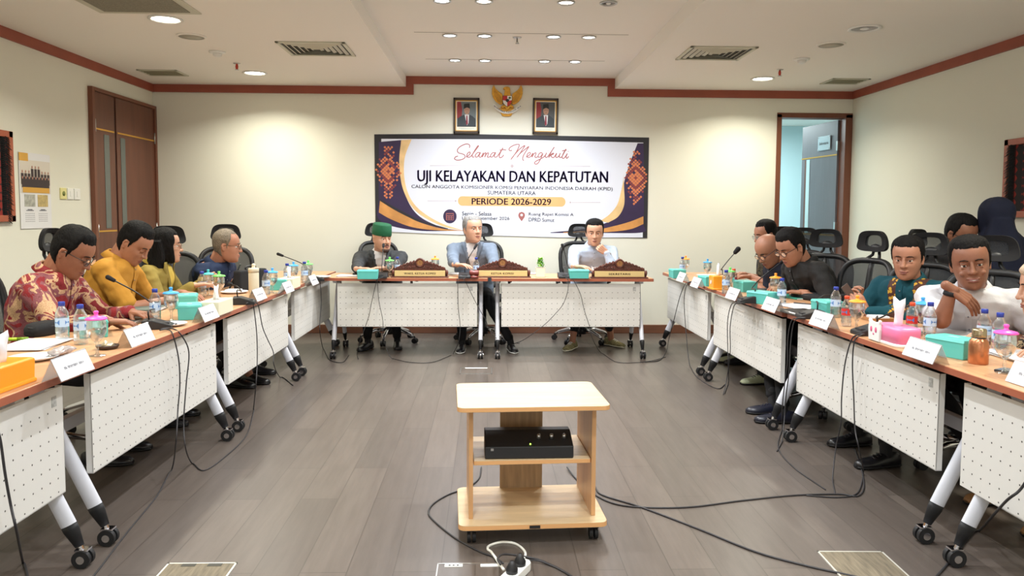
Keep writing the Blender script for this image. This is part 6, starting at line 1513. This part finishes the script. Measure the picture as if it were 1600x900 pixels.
# left row
person('person in red and cream batik shirt with glasses, head bent over a tablet', (-2.50, 4.22), 3, at(113, 394, 4.22), (4, 32, 0), SKN['a'], batik, ('low', 'hairb'), 'long',
       dict(R=dict(w=T(168, 502, .82), d=(1, .55, -.12), pose='type'), L=dict(w=T(205, 488, .82), d=(1, -.35, -.1), pose='type')), glasses=(60, 56, 54), vox=.005, build_=1.08, hs=1.1, shoulder_tilt=0)
person('person in mustard shirt with short black hair, head bowed over the table', (-2.50, 4.95), 5, at(210, 380, 4.98), (-4, 38, 0), SKN['b'], cloth('mustard_shirt', (186, 134, 52)), ('low', 'hairb'), 'short',
       dict(R=dict(w=T(268, 468, .82), d=(1, .2, -.15), pose='type'), L=dict(w=T(286, 458, .82), d=(1, -.2, -.1), pose='relax')), vox=.005, build_=1.08, hs=1.08)
olive = cloth('olive_jacket', (142, 124, 62))
person('person with long black hair and glasses in an olive jacket over yellow, looking right', (-2.46, 5.58), 5, at(259, 384, 5.62), (24, 2, 0), SKN['c'], olive, ('long', 'hairb'), 'long',
       dict(R=dict(w=T(302, 446, .86), d=(1, .3, .1), pose='relax'), L=dict(w=T(318, 438, .86), d=(.9, .2, .35), pose='grip', n=(0, -1, 0))), female=True, inner=cloth('yellow_blouse', (206, 180, 84)), glasses=(150, 130, 110), vox=.005,
       trousers=cloth('dark_skirt', (34, 30, 30)), feet=[(-2.0, 5.98, -20), (-1.93, 6.12, -20)], sock=SKN['b'], shoes=mat('shoe_heel_black', S(20, 20, 22), .3))
navy = cloth('navy_shirt', (36, 48, 74))
person('person with greying hair and glasses in navy shirt leaning far over the table', (-2.38, 6.40), -10, at(354, 384, 6.1), (12, 6, 0), SKN['d'], navy, ('thin', 'hairbr'), 'long',
       dict(R=dict(w=T(352, 438, .82), d=(1, .5, 0)), L=dict(w=T(392, 434, .82), d=(.6, -.8, 0))), glasses=(90, 70, 50), hs=1.08, build_=1.05)
# head tables
suit1 = cloth('charcoal_suit', (62, 64, 66)); suit2 = cloth('grey_blue_suit', (112, 124, 140)); wsh = cloth('white_shirt', (214, 214, 217), n=.02)
drk = cloth('black_trousers', (26, 26, 28))
person('person in charcoal suit with green velvet cap at the left head table', (-1.12, 8.02), -84, at(597, 373, 7.72), (-52, 3, 0), SKN['c'], suit1, None, 'long',
       dict(R=dict(w=T(560, 427, .82), d=(1, -.1, 0)), L=dict(w=T(588, 427, .82), d=(-.9, -.25, 0))), inner=wsh, cap=mat('green_velvet', S(14, 92, 58), .75, bump=.3, bump_scale=200), beard='beard', hs=1.1, build_=1.16,
       trousers=drk, feet=[(-1.22, 7.66, -110), (-.93, 7.74, -80)])
person('person with grey hair in grey blue suit at the middle of the head tables', (-.14, 8.04), -88, at(739, 359, 7.75), (-62, -4, 0), SKN['c'], suit2, ('short', 'hairg'), 'long',
       dict(R=dict(w=T(716, 428, .82), d=(.9, -.5, 0)), L=dict(w=T(770, 424, .82), d=(-.6, -.7, 0))), inner=wsh, beard=None, mustache=False, hs=1.12, build_=1.08, trousers=drk, feet=[(-.26, 7.55, -95), (.24, 7.55, -80)], extra=dict(sole=M['white']))
sneaker = mat('sneaker_olive_pattern', S(128, 120, 82), .8, noise_amt=.5, noise_scale=60)
chin = at(945, 392, 7.55)
person('person in light blue shirt resting chin on fist at the right head table', (1.08, 8.04), -92, at(929, 364, 7.72), (-96, 6, 0), SKN['c'], cloth('light_blue_shirt', (176, 190, 210), n=.03), ('low', 'hairb'), 'long',
       dict(L=dict(w=at(948, 395, 7.55), e=at(960, 425, 7.50), d=(-.75, .1, .55), n=(0, 1, .3), pose='fist'), R=dict(w=T(900, 428, .82), d=(.8, -.6, 0))), hs=1.08, build_=1.06,
       trousers=drk, feet=[(.87, 7.66, -120), (1.30, 7.84, -50)], sock=SKN['b'], shoes=sneaker, extra=dict(sole=mat('sneaker_sole', S(226, 222, 200), .6), laces=M['white'], watch=('L', M['white']), face=M['metal']))
# right row
person('person with glasses and dark leaf print shirt at the far end of the right row', (2.74, 7.0), 182, at(1196, 367, 6.85), (190, 14, 0), SKN['b'], dbatik, ('short', 'hairb'), 'short',
       dict(R=dict(w=Vector((2.42, 7.1, .82)), d=(-1, 0, 0)), L=dict(w=Vector((2.42, 6.85, .82)), d=(-1, 0, 0))), glasses=(190, 180, 170), hs=1.05)
person('bald person with glasses in navy shirt, forearms crossed on the right row table', (2.62, 6.32), 185, at(1201, 391, 6.1), (198, 36, 0), SKN['b'], cloth('navy_tee', (28, 32, 46)), None, 'short',
       dict(R=dict(w=Vector((2.34, 6.10, .82)), d=(-.3, -1, 0)), L=dict(w=Vector((2.24, 6.26, .82)), d=(-.5, 1, 0))), glasses=(60, 60, 70), hs=1.08, build_=1.04, extra=dict(watch=('R', M['metal'])), feet=[(2.35, 6.95, 180), (2.25, 6.05, 190)], shoes=mat('shoe_pale_green', S(176, 182, 150), .7))
person('person with short black hair and glasses in black shirt at the right row', (2.58, 5.72), 186, at(1236, 386, 5.52), (196, 30, 0), SKN['b'], blkp, ('low', 'hairb'), 'short',
       dict(R=dict(w=Vector((2.22, 5.72, .82)), d=(-.6, -.8, 0)), L=dict(w=Vector((2.30, 5.42, .82)), d=(-.8, .6, 0))), glasses=(24, 24, 28), hs=1.08, build_=1.12, vox=.005,
       trousers=drk, feet=[(1.99, 5.12, 174), (1.97, 4.90, 178)], shoes=mat('shoe_navy_leather', S(26, 28, 42), .28))
songket = bpy.data.materials.new('teal_songket_shirt'); songket.use_nodes = True
_nt = songket.node_tree; _b = _nt.nodes['Principled BSDF']; _b.inputs['Roughness'].default_value = .75; _L = _nt.links.new
_at = _nt.nodes.new('ShaderNodeAttribute'); _at.attribute_name = 'strip'; _tc = _nt.nodes.new('ShaderNodeTexCoord'); _v = _nt.nodes.new('ShaderNodeTexVoronoi'); _v.inputs['Scale'].default_value = 38; _rp = _nt.nodes.new('ShaderNodeValToRGB')
_rp.color_ramp.interpolation = 'CONSTANT'; _rp.color_ramp.elements[0].color = (*S(206, 160, 50), 1); _rp.color_ramp.elements[1].position = .42; _rp.color_ramp.elements[1].color = (*S(74, 40, 30), 1); _L(_tc.outputs['Object'], _v.inputs[0]); _L(_v.outputs[0], _rp.inputs[0]); _L(_rp.outputs[0], _b.inputs['Base Color'])
teals = cloth('teal_shirt', (22, 72, 84))
pr = person('person in teal shirt with gold patterned bands looking at a phone', (2.66, 4.72), 212, at(1418, 404, 4.55), (228, 8, 0), SKN['b'], teals, ('low', 'hairb'), 'long',
       dict(R=dict(w=at(1335, 478, 4.62), d=(-.3, -.1, 1), n=(.4, -1, 0), pose='grip'), L=dict(w=at(1352, 486, 4.40), d=(-.5, .3, .9), n=(0, .9, .3), pose='grip')), hs=1.04, vox=.005, build_=1.04, trousers=drk, feet=[(2.23, 4.40, 185), (2.20, 4.02, 190)])
so_ = pr[3]; so_.data.materials.append(songket); Hd = pr[2].translation
for p in so_.data.polygons:
    c_ = p.center+Vector((2.66, 4.72, 0)); d_ = c_-Hd; ff = Vector((math.cos(math.radians(212)), math.sin(math.radians(212)), 0)); rr = Vector((ff.y, -ff.x, 0)); lat = d_.dot(rr)
    if p.normal.dot(ff) > -.35 and (.052 < abs(lat) < .105): p.material_index = 1
ph = thing('phone', 'dark phone held up by the person in the teal shirt', 'phone', at(1330, 462, 4.50)); X = Matrix.Rotation(math.radians(30), 4, 'Z') @ Matrix.Rotation(-.5, 4, 'X') @ Matrix.Rotation(-.35, 4, 'Y')
build('case', MB().box(-.038, .038, -.004, .004, -.075, .075, M=X), mat('phone_bronze', S(92, 78, 74), .3, .3), ph, bevel=.002); build('screen', MB().box(-.035, .035, .004, .005, -.07, .07, M=X), M['glass_dark'], ph)
person('person with glasses in the second row, face half hidden behind the white shirt', (3.52, 5.5), -70, at(1501, 366, 5.1), (-72, 22, 0), SKN['e'], cloth('dark_shirt', (40, 38, 40)), ('short', 'hairb'), 'long',
       None, glasses=(40, 36, 36), hs=1.05)
wrist = at(1483, 452, 3.80)
person('smiling person in white shirt leaning forward with wrist under chin, black wristband', (2.68, 4.03), 212, at(1516, 412, 3.78), (242, 4, 8), SKN['e'], cloth('white_linen_shirt', (208, 208, 212), n=.03), ('low', 'hairb'), 'roll',
       dict(R=dict(w=at(1487, 452, 3.66), e=at(1476, 510, 3.62), d=(.65, -.25, -.5), n=(-.2, .6, -.4), pose='relax', s=1.05), L=dict(w=at(1560, 520, 3.75), d=(-.8, -.5, 0))), hs=1.08, vox=.005, build_=1.12, smile=True, twist=228,
       trousers=drk, feet=[(2.62, 3.75, 200), (2.80, 4.1, 190)], extra=dict(watch=('R', M['black_soft']), face=M['black']), shoes=None)
navh = cloth('navy_headscarf', (24, 28, 46), n=.08)
person('person in long navy headscarf seen from behind near the right wall', (3.60, 5.05, .80), 80, at(1557, 344, 5.0), (75, 0, 0), SKN['c'], navh, None, 'long', None, female=True, hijab=dict(m=navh, back=True, drop=.52, w=.29, dd=.05, deep=True), hs=1.1, legs=True, trousers=navh)
person('person in beige headscarf and floral dress cut off by the right photo edge', (2.93, 3.30), 175, at(1634, 450, 3.30), (158, 8, 0), SKN['c'], floral, None, 'long',
       dict(R=dict(w=Vector((2.45, 3.52, .82)), d=(-1, .1, 0)), L=dict(w=Vector((2.42, 3.1, .82)), d=(-1, 0, 0))), female=True, hijab=dict(m=cloth('beige_headscarf', (196, 174, 150), n=.03), drop=.22, w=.19), hs=1.05, vox=.005, feet=[(2.48, 3.50, 190), (2.5, 3.12, 185)], shoes=mat('shoe_tan', S(150, 108, 66), .6))
